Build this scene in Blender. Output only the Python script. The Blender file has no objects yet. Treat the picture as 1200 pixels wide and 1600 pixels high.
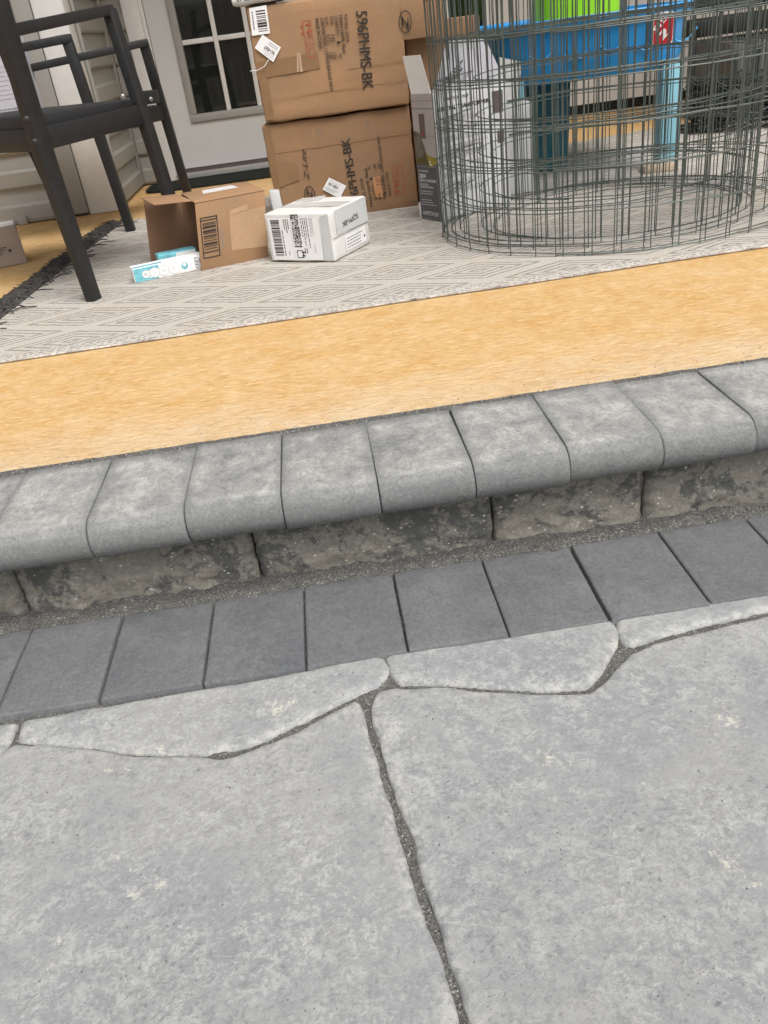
import bpy, bmesh, math, random
import numpy as np
from mathutils.geometry import delaunay_2d_cdt
from math import radians, sin, cos, pi
from mathutils import Vector, Matrix, noise
random.seed(7)
sc = bpy.context.scene
COL = sc.collection
S = 0.58                       # camera height above the porch floor, metres
PZ = -0.33 * S                 # patio level (porch floor is z = 0)

# ------------------------------------------------------------------ camera
PITCH, ROLL, YAW, FPX = 0.527983, -0.1357087, 0.0315314, 1297.5
_f = Vector((sin(YAW) * cos(PITCH), cos(YAW) * cos(PITCH), -sin(PITCH)))
_r0 = Vector((cos(YAW), -sin(YAW), 0)); _u0 = _r0.cross(_f)
_r = cos(ROLL) * _r0 + sin(ROLL) * _u0
_u = -sin(ROLL) * _r0 + cos(ROLL) * _u0
cam = bpy.data.cameras.new('camera')
cam.sensor_fit = 'HORIZONTAL'; cam.sensor_width = 36.0
cam.lens = 36.0 * FPX / 1200.0
cam.clip_start = 0.02; cam.clip_end = 300
co = bpy.data.objects.new('camera', cam); COL.objects.link(co)
M = Matrix((_r, _u, -_f)).transposed().to_4x4(); M.translation = Vector((0, 0, S))
co.matrix_world = M
sc.camera = co

# ------------------------------------------------------------------ light: bright overcast
SUN_EL, SUN_ROT = 58, 150
w = bpy.data.worlds.new('World'); sc.world = w; w.use_nodes = True
nt = w.node_tree; nt.nodes.clear()
sky = nt.nodes.new('ShaderNodeTexSky'); sky.sky_type = 'NISHITA'; sky.sun_disc = False
sky.sun_elevation = radians(SUN_EL); sky.sun_rotation = radians(SUN_ROT)
sky.dust_density = 6.0; sky.air_density = 1.0; sky.ozone_density = 1.0
hs = nt.nodes.new('ShaderNodeHueSaturation'); hs.inputs['Saturation'].default_value = 0.12
bg = nt.nodes.new('ShaderNodeBackground'); bg.inputs['Strength'].default_value = 0.13
ow = nt.nodes.new('ShaderNodeOutputWorld')
nt.links.new(sky.outputs[0], hs.inputs['Color']); nt.links.new(hs.outputs[0], bg.inputs['Color'])
nt.links.new(bg.outputs[0], ow.inputs['Surface'])
sl = bpy.data.lights.new('sun', 'SUN'); sl.energy = 1.4; sl.angle = radians(32); sl.color = (1.0, 0.965, 0.92)
so = bpy.data.objects.new('sun', sl); COL.objects.link(so)
az = radians(SUN_ROT); el = radians(SUN_EL)
sd = Vector((sin(az) * cos(el), cos(az) * cos(el), sin(el)))
so.rotation_euler = sd.to_track_quat('Z', 'Y').to_euler(); so.location = (0, -3, 8)
sc.view_settings.view_transform = 'Standard'; sc.view_settings.look = 'None'
sc.view_settings.gamma = 1.0; sc.view_settings.use_curve_mapping = False
sc.view_settings.exposure = 0.42
sc.cycles.max_bounces = 8
sc.cycles.use_denoising = True

# ------------------------------------------------------------------ helpers
def ray(px, py):
    return (_f * FPX + _r * (px - 600) - _u * (py - 800)) / FPX
def G(px, py, z=0.0):                      # point of the level plane z (metres)
    d = ray(px, py); return d * ((z - S) / d.z) + Vector((0, 0, S))
def FY(px, py, Y):                         # point of the upright plane at depth Y (H units)
    d = ray(px, py); return d * (Y * S / d.y) + Vector((0, 0, S))
def V(x, y, z): return Vector((x, y, z)) * S

def link(name, me, mat=None, parent=None, loc=None):
    o = bpy.data.objects.new(name, me); COL.objects.link(o)
    if mat is not None and me is not None:
        for m in (mat if isinstance(mat, (list, tuple)) else [mat]): me.materials.append(m)
    if parent is not None: o.parent = parent
    if loc is not None: o.location = loc
    return o
def mk(name, vs, fs, mat=None, parent=None, smooth=False, loc=None, mi=None):
    me = bpy.data.meshes.new(name)
    off = parent.location if (parent is not None and parent.parent is None) else Vector()
    if parent is not None and parent.parent is not None: off = parent.location + parent.parent.location
    me.from_pydata([tuple(Vector(v) - off) for v in vs], [], fs)
    o = link(name, me, mat, parent, loc)
    if mi: me.polygons.foreach_set('material_index', mi)
    if smooth: me.polygons.foreach_set('use_smooth', [True] * len(me.polygons))
    me.update(); return o
def thing(name, label, cat, loc=(0, 0, 0), group=None):
    o = bpy.data.objects.new(name, None); COL.objects.link(o)
    o.empty_display_size = 0.05
    o.location = loc; o['label'] = label; o['category'] = cat
    if group: o['group'] = group
    return o
def tag(o, label, cat, group=None):
    o['label'] = label; o['category'] = cat
    if group: o['group'] = group
    return o
def struct(o): o['kind'] = 'structure'; return o

class MB:                                  # collects simple shapes for one mesh
    def __init__(s): s.v = []; s.f = []
    def add(s, vs, fs):
        n = len(s.v); s.v += [Vector(v) for v in vs]; s.f += [tuple(i + n for i in f) for f in fs]
    def quad(s, a, b, c, d): s.add([a, b, c, d], [(0, 1, 2, 3)])
    def box(s, a, b):
        (x0, y0, z0), (x1, y1, z1) = a, b
        s.hexa([(x0, y0, z0), (x1, y0, z0), (x1, y1, z0), (x0, y1, z0), (x0, y0, z1), (x1, y0, z1), (x1, y1, z1), (x0, y1, z1)])
    def hexa(s, p):
        s.add(p, [(0, 3, 2, 1), (4, 5, 6, 7), (0, 1, 5, 4), (1, 2, 6, 5), (2, 3, 7, 6), (3, 0, 4, 7)])
    def obox(s, o, ux, uy, uz):
        o, ux, uy, uz = map(Vector, (o, ux, uy, uz))
        s.hexa([o, o + ux, o + ux + uy, o + uy, o + uz, o + ux + uz, o + ux + uy + uz, o + uy + uz])
    def bar(s, pts, ws, ds, side):         # rectangular tube through pts; side = width direction
        side = Vector(side).normalized(); n0 = len(s.v); n = len(pts)
        pts = [Vector(p) for p in pts]
        for i, p in enumerate(pts):
            t = (pts[min(i + 1, n - 1)] - pts[max(i - 1, 0)]).normalized()
            a = (side - t * side.dot(t)).normalized(); b = t.cross(a)
            wv = a * ws[i] / 2; dv = b * ds[i] / 2
            s.v += [p - wv - dv, p + wv - dv, p + wv + dv, p - wv + dv]
        for i in range(n - 1):
            k = n0 + 4 * i
            for j in range(4): s.f.append((k + j, k + (j + 1) % 4, k + 4 + (j + 1) % 4, k + 4 + j))
        s.f.append((n0 + 3, n0 + 2, n0 + 1, n0)); k = n0 + 4 * (n - 1); s.f.append((k, k + 1, k + 2, k + 3))
    def tube(s, pts, r, seg=6, closed=False):
        pts = [Vector(p) for p in pts]; n = len(pts); n0 = len(s.v)
        for i, p in enumerate(pts):
            if closed: t = pts[(i + 1) % n] - pts[i - 1]
            else: t = pts[min(i + 1, n - 1)] - pts[max(i - 1, 0)]
            t.normalize()
            h = Vector((0, 0, 1)) if abs(t.z) < 0.9 else Vector((1, 0, 0))
            a = t.cross(h).normalized(); b = t.cross(a)
            rr = r[i] if isinstance(r, (list, tuple)) else r
            for j in range(seg):
                q = 2 * pi * j / seg; s.v.append(p + a * rr * cos(q) + b * rr * sin(q))
        for i in range(n if closed else n - 1):
            k = n0 + seg * i; k2 = n0 + seg * ((i + 1) % n)
            for j in range(seg): s.f.append((k + j, k + (j + 1) % seg, k2 + (j + 1) % seg, k2 + j))
        if not closed:
            s.f.append(tuple(n0 + j for j in reversed(range(seg)))); k = n0 + seg * (n - 1); s.f.append(tuple(k + j for j in range(seg)))
    def lathe(s, c, prof, seg=20, axis=(0, 0, 1)):
        c = Vector(c); ax = Vector(axis).normalized()
        h = Vector((1, 0, 0)) if abs(ax.x) < 0.9 else Vector((0, 1, 0))
        a = ax.cross(h).normalized(); b = ax.cross(a); n0 = len(s.v)
        for (r, z) in prof:
            for j in range(seg):
                q = 2 * pi * j / seg; s.v.append(c + ax * z + a * r * cos(q) + b * r * sin(q))
        for i in range(len(prof) - 1):
            k = n0 + seg * i
            for j in range(seg): s.f.append((k + j, k + seg + j, k + seg + (j + 1) % seg, k + (j + 1) % seg))
        s.f.append(tuple(n0 + j for j in range(seg))); k = n0 + seg * (len(prof) - 1); s.f.append(tuple(k + j for j in reversed(range(seg))))
    def build(s, name, mat, parent=None, smooth=False, bevel=0.0, seg=2, loc=None):
        o = mk(name, s.v, s.f, mat, parent, False, loc)
        bm = bmesh.new(); bm.from_mesh(o.data)
        bmesh.ops.recalc_face_normals(bm, faces=bm.faces)
        if bevel:
            es = [e for e in bm.edges if len(e.link_faces) == 2 and e.calc_face_angle(0) > 0.6]
            bmesh.ops.bevel(bm, geom=es, offset=bevel, segments=seg, profile=0.5, affect='EDGES', clamp_overlap=True)
        bm.to_mesh(o.data); bm.free()
        if smooth or bevel:
            o.data.polygons.foreach_set('use_smooth', [True] * len(o.data.polygons))
            o.data.set_sharp_from_angle(angle=radians(40))
        return o

def fbm(p, o=4):
    return noise.fractal(Vector(p), 1.0, 2.0, o, noise_basis='PERLIN_ORIGINAL')

# ------------------------------------------------------------------ materials
class N:
    def __init__(s, name):
        s.m = bpy.data.materials.new(name); s.m.use_nodes = True; s.t = s.m.node_tree
        s.b = s.t.nodes['Principled BSDF']
    def nd(s, typ, **kw):
        n = s.t.nodes.new(typ)
        for k, v in kw.items(): setattr(n, k, v)
        return n
    def put(s, sock, v):
        if isinstance(v, bpy.types.NodeSocket): s.t.links.new(v, sock)
        elif v is not None:
            if isinstance(v, (tuple, list)) and len(v) == 3 and sock.type == 'RGBA': v = (*v, 1)
            sock.default_value = v
    def obj(s, rnd=False, scale=None):
        c = s.nd('ShaderNodeTexCoord').outputs['Object']
        if rnd:
            r = s.nd('ShaderNodeObjectInfo').outputs['Random']
            k = s.nd('ShaderNodeVectorMath', operation='SCALE'); s.put(k.inputs[0], (37.1, 91.7, 53.3)); s.put(k.inputs['Scale'], r)
            a = s.nd('ShaderNodeVectorMath', operation='ADD'); s.put(a.inputs[0], c); s.put(a.inputs[1], k.outputs[0]); c = a.outputs[0]
        if scale: c = s.mul(c, scale)
        return c
    def rnd(s): return s.nd('ShaderNodeObjectInfo').outputs['Random']
    def mul(s, c, sc3):
        a = s.nd('ShaderNodeVectorMath', operation='MULTIPLY'); s.put(a.inputs[0], c); s.put(a.inputs[1], sc3); return a.outputs[0]
    def noise(s, vec, scale, detail=4, rough=0.55, dist=0.0):
        n = s.nd('ShaderNodeTexNoise'); s.put(n.inputs['Vector'], vec); s.put(n.inputs['Scale'], scale)
        s.put(n.inputs['Detail'], detail); s.put(n.inputs['Roughness'], rough); s.put(n.inputs['Distortion'], dist); return n.outputs['Fac']
    def voro(s, vec, scale, feat='F1', out='Distance'):
        n = s.nd('ShaderNodeTexVoronoi', feature=feat); s.put(n.inputs['Vector'], vec); s.put(n.inputs['Scale'], scale); return n.outputs[out]
    def ramp(s, fac, *st):
        n = s.nd('ShaderNodeMapRange', clamp=True); s.put(n.inputs['Value'], fac)
        n.inputs['From Min'].default_value, n.inputs['From Max'].default_value = st[0], st[1]
        n.inputs['To Min'].default_value, n.inputs['To Max'].default_value = (st[2], st[3]) if len(st) > 2 else (0, 1)
        return n.outputs[0]
    def m2(s, op, a, b=None, c=None):
        n = s.nd('ShaderNodeMath', operation=op); s.put(n.inputs[0], a)
        if b is not None: s.put(n.inputs[1], b)
        if c is not None: s.put(n.inputs[2], c)
        return n.outputs[0]
    def mix(s, f, a, b, blend='MIX'):
        n = s.nd('ShaderNodeMix', data_type='RGBA', blend_type=blend); s.put(n.inputs[0], f); s.put(n.inputs[6], a); s.put(n.inputs[7], b); return n.outputs[2]
    def bump(s, h, strength=0.5, dist=0.002, prev=None):
        n = s.nd('ShaderNodeBump'); s.put(n.inputs['Height'], h); s.put(n.inputs['Strength'], strength); s.put(n.inputs['Distance'], dist)
        if prev is not None: s.put(n.inputs['Normal'], prev)
        return n.outputs[0]
    def xyz(s, c):
        n = s.nd('ShaderNodeSeparateXYZ'); s.put(n.inputs[0], c); return n.outputs
    def attr(s, name): return s.nd('ShaderNodeAttribute', attribute_name=name).outputs['Fac']
    def done(s, col=None, rough=0.8, nrm=None, spec=0.3, metal=0.0):
        s.put(s.b.inputs['Base Color'], col); s.put(s.b.inputs['Roughness'], rough)
        s.put(s.b.inputs['Normal'], nrm); s.put(s.b.inputs['Specular IOR Level'], spec); s.put(s.b.inputs['Metallic'], metal)
        return s.m

def plain(name, col, rough=0.7, spec=0.3, var=0.06, bump=0.15, sc_=60, metal=0.0):
    n = N(name); c = n.obj(True)
    f = n.noise(c, sc_, 5, 0.6); g = n.noise(c, sc_ * 0.12, 3, 0.6)
    f2 = n.m2('MULTIPLY_ADD', f, 0.5, n.m2('MULTIPLY', g, 0.5))
    d = tuple(x * (1 - var * 2) for x in col); l = tuple(min(1, x * (1 + var * 2)) for x in col)
    col2 = n.mix(n.ramp(f2, 0.3, 0.7), d, l)
    return n.done(col2, n.ramp(g, 0.3, 0.7, max(0, rough - 0.08), min(1, rough + 0.08)), n.bump(f, bump, 0.001), spec, metal)

def mat_flag():
    n = N('flagstone_concrete'); c = n.obj(True)
    big = n.noise(c, 4.5, 5, 0.62, 0.6); mid = n.noise(c, 48, 7, 0.78, 0.4); fine = n.noise(c, 170, 6, 0.8, 0.3)
    zone = n.noise(c, 6.5, 4, 0.6, 0.5)
    col = n.mix(n.ramp(big, 0.36, 0.64), (0.292, 0.298, 0.307), (0.345, 0.346, 0.340))
    a = n.m2('MULTIPLY_ADD', mid, 0.5, n.m2('MULTIPLY', fine, 0.5))
    col = n.mix(n.m2('MULTIPLY', n.ramp(a, 0.48, 0.42), n.ramp(zone, 0.35, 0.65, 0.25, 0.75)), col, (0.205, 0.212, 0.218))
    pale = n.m2('MULTIPLY', n.ramp(a, 0.50, 0.555), n.ramp(n.noise(c, 8.5, 5, 0.68, 0.8), 0.36, 0.62, 0.12, 1.0))
    col = n.mix(n.m2('MULTIPLY', pale, 0.50), col, (0.56, 0.56, 0.525))
    pit = n.m2('MULTIPLY', n.ramp(n.noise(c, 150, 4, 0.7, 0.4), 0.40, 0.34), n.ramp(n.noise(c, 7.5, 3, 0.6), 0.46, 0.60, 0.15, 1))
    col = n.mix(n.m2('MULTIPLY', pit, 0.65), col, (0.125, 0.128, 0.122))
    eg = n.m2('MULTIPLY', n.attr('edge'), n.ramp(n.noise(c, 55, 6, 0.8), 0.47, 0.56))
    col = n.mix(n.m2('MULTIPLY', eg, 0.5), col, (0.58, 0.57, 0.52))
    chalk = n.m2('MULTIPLY', n.ramp(n.noise(c, 11, 7, 0.78, 0.3), 0.63, 0.655), n.ramp(n.noise(c, 110, 5, 0.8), 0.42, 0.50))
    col = n.mix(n.m2('MULTIPLY', chalk, 0.8), col, (0.62, 0.59, 0.51))
    b = n.bump(n.noise(c, 9, 4, 0.6, 0.5), 0.5, 0.006); b = n.bump(a, 1.0, 0.0045, b)
    return n.done(col, n.ramp(a, 0.3, 0.7, 0.62, 0.82), b, 0.22)
def mat_paver(name, dk, lt, haze, hz):
    n = N(name); c = n.obj(True)
    big = n.noise(c, 9, 5, 0.65, 0.4); fine = n.noise(c, 190, 5, 0.8); pit = n.noise(c, 300, 3, 0.7); med = n.noise(c, 60, 6, 0.8)
    col = n.mix(n.ramp(big, 0.32, 0.68), dk, lt)
    col = n.mix(n.ramp(n.rnd(), 0, 1, 0, 0.32), col, lt)
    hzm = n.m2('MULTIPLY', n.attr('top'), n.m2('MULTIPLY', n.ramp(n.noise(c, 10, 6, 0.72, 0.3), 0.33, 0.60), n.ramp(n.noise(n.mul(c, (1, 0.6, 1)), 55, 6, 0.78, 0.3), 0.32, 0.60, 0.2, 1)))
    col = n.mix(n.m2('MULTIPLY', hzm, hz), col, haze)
    col = n.mix(n.ramp(med, 0.52, 0.68, 0.0, 0.35), col, tuple(min(1, x * 1.5) for x in lt))
    col = n.mix(n.ramp(fine, 0.52, 0.34, 0.0, 0.42), col, tuple(x * 0.42 for x in dk))
    col = n.mix(n.ramp(fine, 0.56, 0.72, 0.0, 0.35), col, tuple(min(1, x * 1.9) for x in lt))
    col = n.mix(n.ramp(pit, 0.36, 0.28, 0.0, 0.6), col, tuple(x * 0.3 for x in dk))
    spk = n.ramp(n.voro(c, 150), 0.16, 0.06); spk = n.m2('MULTIPLY', spk, n.ramp(n.noise(c, 60, 2), 0.57, 0.62))
    col = n.mix(n.m2('MULTIPLY', spk, 0.5), col, (0.42, 0.41, 0.38))
    b = n.bump(n.noise(c, 30, 4, 0.65), 0.35, 0.003); b = n.bump(fine, 0.9, 0.0018, b); b = n.bump(pit, 0.6, 0.0012, b)
    return n.done(col, 0.87, b, 0.2)
def mat_riser():
    n = N('split_face_block'); c = n.obj(True)
    p = n.noise(c, 9, 8, 0.72, 0.6); f = n.noise(c, 120, 6, 0.82); m = n.noise(c, 45, 6, 0.75, 0.8)
    k = n.m2('MULTIPLY_ADD', p, 0.65, n.m2('MULTIPLY', m, 0.35))
    col = n.mix(n.ramp(k, 0.455, 0.50), (0.145, 0.146, 0.140), (0.36, 0.338, 0.288))
    col = n.mix(n.ramp(f, 0.36, 0.62, 0.5, 0.0), col, (0.11, 0.108, 0.10))
    col = n.mix(n.ramp(f, 0.56, 0.75, 0, 0.45), col, (0.50, 0.47, 0.41))
    spk = n.m2('MULTIPLY', n.ramp(n.voro(n.mul(c, (1, 1, 1.4)), 80), 0.20, 0.15), n.ramp(n.noise(c, 60, 2), 0.50, 0.54))
    col = n.mix(spk, col, (0.66, 0.64, 0.58))
    b = n.bump(n.noise(c, 40, 6, 0.72, 0.5), 0.9, 0.008); b = n.bump(f, 0.9, 0.003, b)
    return n.done(col, 0.9, b, 0.2)
def mat_sand():
    n = N('joint_sand'); c = n.obj()
    cel = n.voro(c, 560, 'F1', 'Color'); r = n.xyz(cel)[0]
    col = n.mix(r, (0.07, 0.069, 0.066), (0.21, 0.205, 0.19))
    col = n.mix(n.ramp(r, 0.94, 0.95), col, (0.40, 0.385, 0.35))
    col = n.mix(n.ramp(n.noise(c, 30, 3), 0.35, 0.65, 0.0, 0.35), col, (0.09, 0.087, 0.08))
    b = n.bump(n.voro(c, 560), 1.0, 0.002)
    return n.done(col, 0.95, b, 0.2)
def mat_porch():
    n = N('yellow_broomed_concrete'); c = n.obj()
    big = n.noise(n.mul(c, (1, 1.3, 1)), 4.5, 6, 0.66, 0.5); mid = n.noise(n.mul(c, (1, 1.2, 1)), 15, 7, 0.76)
    col = n.mix(n.ramp(big, 0.34, 0.66), (0.58, 0.33, 0.108), (0.64, 0.42, 0.195))
    col = n.mix(n.ramp(mid, 0.42, 0.66, 0, 0.6), col, (0.70, 0.525, 0.31))
    y = n.xyz(c)[1]                       # grey joint dust swept over the strip next to the pavers
    dust = n.m2('MULTIPLY', n.ramp(n.m2('ADD', y, n.m2('MULTIPLY', n.noise(c, 7, 5, 0.7), -0.34)), 1.36, 1.10), n.ramp(n.noise(c, 30, 6, 0.75), 0.30, 0.65, 0.35, 1))
    col = n.mix(n.m2('MULTIPLY', dust, 0.75), col, (0.65, 0.55, 0.43))
    wv = n.noise(n.mul(c, (9, 14, 1)), 1.0, 2, 0.5)
    cy = n.nd('ShaderNodeCombineXYZ'); X = n.xyz(c); n.put(cy.inputs[0], n.m2('MULTIPLY', X[0], 40)); n.put(cy.inputs[1], n.m2('MULTIPLY', n.m2('MULTIPLY_ADD', wv, 0.012, X[1]), 105))
    bro = n.noise(cy.outputs[0], 1.0, 5, 0.72, 0.5)
    grit = n.noise(c, 210, 5, 0.8)
    col = n.mix(n.ramp(bro, 0.48, 0.36, 0, 0.42), col, (0.42, 0.235, 0.078))
    col = n.mix(n.ramp(bro, 0.53, 0.64, 0, 0.5), col, (0.80, 0.60, 0.34))
    col = n.mix(n.ramp(grit, 0.44, 0.30, 0, 0.35), col, (0.38, 0.22, 0.08))
    b = n.bump(bro, 1.0, 0.005); b = n.bump(grit, 0.8, 0.002, b)
    return n.done(col, 0.82, b, 0.22)
def mat_rug():
    n = N('woven_rug'); c = n.obj(); x, y, z = n.xyz(c)
    wob = n.noise(c, 20, 2, 0.5)
    wx = n.m2('MULTIPLY_ADD', wob, 0.012, x); wy = n.m2('MULTIPLY_ADD', n.noise(c, 27, 2, 0.5), 0.006, y)
    tri = lambda v, p, o: n.m2('MULTIPLY', n.m2('PINGPONG', n.m2('MULTIPLY', n.m2('SUBTRACT', v, o), 2.0 / p), 1.0), 1.0)
    d = n.m2('ADD', tri(wx, 0.412, -0.018 + 0.006), tri(wy, 0.205, 2.133 + 0.003))
    cell = n.m2('MULTIPLY', n.m2('PINGPONG', d, 1.0), 4.6)       # rings of both diamond sets
    ln = n.m2('ABSOLUTE', n.m2('SUBTRACT', n.m2('FRACT', cell), 0.5))
    line = n.ramp(ln, 0.24, 0.14)
    # plain band between neighbouring diamonds
    line = n.m2('MULTIPLY', line, n.ramp(n.m2('PINGPONG', d, 1.0), 0.96, 0.90))
    dash = n.noise(n.mul(c, (75, 170, 1)), 1.0, 3, 0.6)
    m = n.m2('MULTIPLY', line, n.ramp(dash, 0.36, 0.47))
    brd = n.ramp(n.m2('SUBTRACT', y, n.m2('MULTIPLY', x, 0.0155)), 2.008, 2.004)
    bl = n.m2('MULTIPLY', n.ramp(n.m2('ABSOLUTE', n.m2('SUBTRACT', n.m2('FRACT', n.m2('MULTIPLY', n.m2('SUBTRACT', y, n.m2('MULTIPLY', x, 0.0155)), 78.0)), 0.5)), 0.32, 0.22), n.ramp(n.noise(n.mul(c, (110, 60, 1)), 1.0, 2, 0.5), 0.46, 0.54))
    m = n.mix(brd, m, bl)
    fib = n.noise(n.mul(c, (150, 260, 1)), 1.0, 4, 0.75); soil = n.noise(c, 5, 4, 0.65)
    base = n.mix(n.ramp(fib, 0.3, 0.7), (0.355, 0.33, 0.295), (0.56, 0.53, 0.485))
    base = n.mix(n.ramp(soil, 0.45, 0.7, 0, 0.35), base, (0.45, 0.36, 0.27))
    col = n.mix(n.m2('MULTIPLY', m, 0.62), base, (0.10, 0.092, 0.084))
    b = n.bump(n.noise(n.mul(c, (170, 330, 1)), 1.0, 2, 0.6), 0.8, 0.002); b = n.bump(m, 0.5, -0.0015, b)
    return n.done(col, 0.95, b, 0.1)
def mat_card(name, col, warm=(1.1, 1.0, 0.9)):
    n = N(name); c = n.obj(True)
    fl = n.noise(n.mul(c, (20, 20, 330)), 1.0, 2, 0.6); big = n.noise(c, 7, 4, 0.6); fib = n.noise(n.mul(c, (1, 1, 0.3)), 320, 3, 0.7)
    k = n.mix(n.ramp(big, 0.3, 0.7), tuple(x * 0.90 for x in col), tuple(x * y for x, y in zip(col, warm)))
    k = n.mix(n.ramp(fib, 0.35, 0.7, 0, 0.16), k, tuple(x * 0.62 for x in col))
    k = n.mix(n.ramp(fl, 0.35, 0.65, 0, 0.09), k, tuple(x * 0.6 for x in col))
    scuff = n.m2('MULTIPLY', n.ramp(n.noise(c, 30, 5, 0.7, 0.6), 0.63, 0.70), 0.35)
    k = n.mix(scuff, k, tuple(min(1, x * 1.5) for x in col))
    b = n.bump(fl, 0.16, 0.001); b = n.bump(n.noise(c, 16, 4, 0.6), 0.5, 0.004, b)
    return n.done(k, 0.78, b, 0.2)

FLAG = mat_flag()
DARKP = mat_paver('charcoal_paver', (0.108, 0.112, 0.119), (0.152, 0.155, 0.160), (0.28, 0.28, 0.27), 0.25)
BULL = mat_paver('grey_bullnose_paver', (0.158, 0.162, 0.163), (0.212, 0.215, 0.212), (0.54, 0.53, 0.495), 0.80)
RISER = mat_riser(); SAND = mat_sand(); PORCH = mat_porch(); RUG = mat_rug()
CARD = mat_card('brown_cardboard', (0.345, 0.219, 0.128)); CARD2 = mat_card('dull_brown_cardboard', (0.30, 0.188, 0.110)); CARDIN = mat_card('cardboard_inside', (0.235, 0.145, 0.095))
WCARD = mat_card('white_cardboard', (0.70, 0.69, 0.66), (1.05, 1.05, 1.05)); TAN = mat_card('greyish_cardboard', (0.40, 0.345, 0.315))
TAPE = plain('brown_packing_tape', (0.25, 0.145, 0.075), 0.28, 0.5, 0.06, 0.2, 30)
KTAPE = plain('paper_tape', (0.44, 0.285, 0.17), 0.6, 0.3, 0.06, 0.3, 80)
CLEAR = plain('clear_packing_tape', (0.58, 0.59, 0.58), 0.2, 0.5, 0.05, 0.3, 25)
PAPER = plain('white_label_paper', (0.82, 0.81, 0.80), 0.55, 0.3, 0.02, 0.08)
INK = plain('black_print', (0.045, 0.038, 0.034), 0.7, 0.2, 0.1, 0.05)
GINK = plain('grey_print', (0.22, 0.22, 0.24), 0.7, 0.2, 0.05, 0.05)
FINK = plain('faint_print', (0.50, 0.50, 0.53), 0.7, 0.2, 0.05, 0.05)
RINK = plain('red_print', (0.42, 0.075, 0.045), 0.7, 0.2, 0.1, 0.05)
RPALE = plain('washed_red_print', (0.42, 0.165, 0.105), 0.75, 0.2, 0.1, 0.05)
ORNG = plain('faded_orange_patch', (0.46, 0.23, 0.11), 0.75, 0.2, 0.1, 0.05)
BLACKM = plain('black_powder_coat', (0.017, 0.0172, 0.018), 0.5, 0.45, 0.15, 0.35, 420)
BOLT = plain('bolt_steel', (0.30, 0.30, 0.30), 0.35, 0.5, 0.05, 0.1, 60, 0.8)
SLING = plain('black_sling_fabric', (0.020, 0.021, 0.023), 0.55, 0.4, 0.15, 0.5, 600)
WHITEP = plain('white_trim_paint', (0.78, 0.755, 0.72), 0.5, 0.35, 0.03, 0.12, 30)
TRIM = plain('grey_vinyl_trim', (0.37, 0.355, 0.33), 0.5, 0.35, 0.03, 0.1, 40)
SIDING = plain('grey_vinyl_siding', (0.36, 0.35, 0.325), 0.5, 0.35, 0.035, 0.1, 25)
SIDING2 = plain('taupe_vinyl_siding', (0.30, 0.285, 0.25), 0.55, 0.3, 0.035, 0.1, 25)
DOORP = plain('white_door_paint', (0.64, 0.63, 0.605), 0.42, 0.4, 0.02, 0.06, 14)
MAT = plain('dark_door_mat', (0.022, 0.025, 0.022), 0.95, 0.1, 0.25, 0.9, 260)
WIREM = plain('green_coated_wire', (0.078, 0.096, 0.085), 0.45, 0.45, 0.18, 0.2, 200)
BLUE = plain('blue_plastic', (0.02, 0.30, 0.68), 0.38, 0.5, 0.06, 0.1, 20)
TEAL = plain('pale_blue_plastic', (0.24, 0.50, 0.60), 0.45, 0.45, 0.05, 0.1, 20)
TEALD = plain('dark_teal_plastic', (0.018, 0.135, 0.185), 0.45, 0.45, 0.06, 0.1, 20)
LIME = plain('lime_plastic', (0.27, 0.60, 0.012), 0.4, 0.5, 0.04, 0.1, 20)
RED = plain('red_sticker', (0.48, 0.012, 0.03), 0.35, 0.5, 0.03, 0.05)
AQUA = plain('aqua_print', (0.17, 0.47, 0.54), 0.4, 0.4, 0.25, 0.05, 240)
AQUA2 = plain('pale_aqua_print', (0.42, 0.68, 0.73), 0.4, 0.4, 0.05, 0.05)
SLATE = plain('slate_print', (0.085, 0.085, 0.092), 0.35, 0.45, 0.04, 0.05)
PGREY = plain('photo_wall_print', (0.40, 0.365, 0.355), 0.35, 0.45, 0.05, 0.05, 15)
PDARK = plain('photo_dark_print', (0.12, 0.095, 0.085), 0.35, 0.45, 0.05, 0.05)
PMOSS = plain('photo_foliage_print', (0.27, 0.225, 0.03), 0.35, 0.45, 0.35, 0.05, 300)
PROCK = plain('photo_rock_print', (0.15, 0.13, 0.10), 0.35, 0.45, 0.4, 0.05, 200)
LAV = plain('lavender_grey_card', (0.47, 0.46, 0.50), 0.6, 0.3, 0.05, 0.1, 20)
FRINGE = plain('charcoal_yarn', (0.075, 0.070, 0.065), 0.95, 0.1, 0.35, 0.6, 300)
TUBG = plain('grey_plastic_tub', (0.15, 0.145, 0.135), 0.55, 0.4, 0.06, 0.15, 30)
BLK = plain('black_metal_rail', (0.012, 0.013, 0.012), 0.5, 0.4, 0.15, 0.1, 60)
FENCEW = plain('weathered_fence_board', (0.42, 0.37, 0.31), 0.85, 0.2, 0.15, 0.4, 40)
STONEB = plain('sandstone_paver_scrap', (0.42, 0.33, 0.24), 0.85, 0.2, 0.2, 0.6, 50)
EARTH = plain('bare_ground', (0.16, 0.145, 0.11), 0.95, 0.1, 0.2, 0.8, 8)
ROOFM = plain('porch_soffit', (0.60, 0.585, 0.56), 0.6, 0.3, 0.03, 0.1)
def mat_glass():
    n = N('dark_window_glass'); return n.done((0.016, 0.018, 0.016), 0.03, None, 1.0)
GLASS = mat_glass()

# ------------------------------------------------------------------ ground and patio
def sheet(name, x0, x1, y0, y1, z, mat):
    return struct(mk(name, [(x0, y0, z), (x1, y0, z), (x1, y1, z), (x0, y1, z)], [(0, 1, 2, 3)], mat))
sheet('ground', -60, 60, -60, 60, PZ - 0.09, EARTH)

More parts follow.
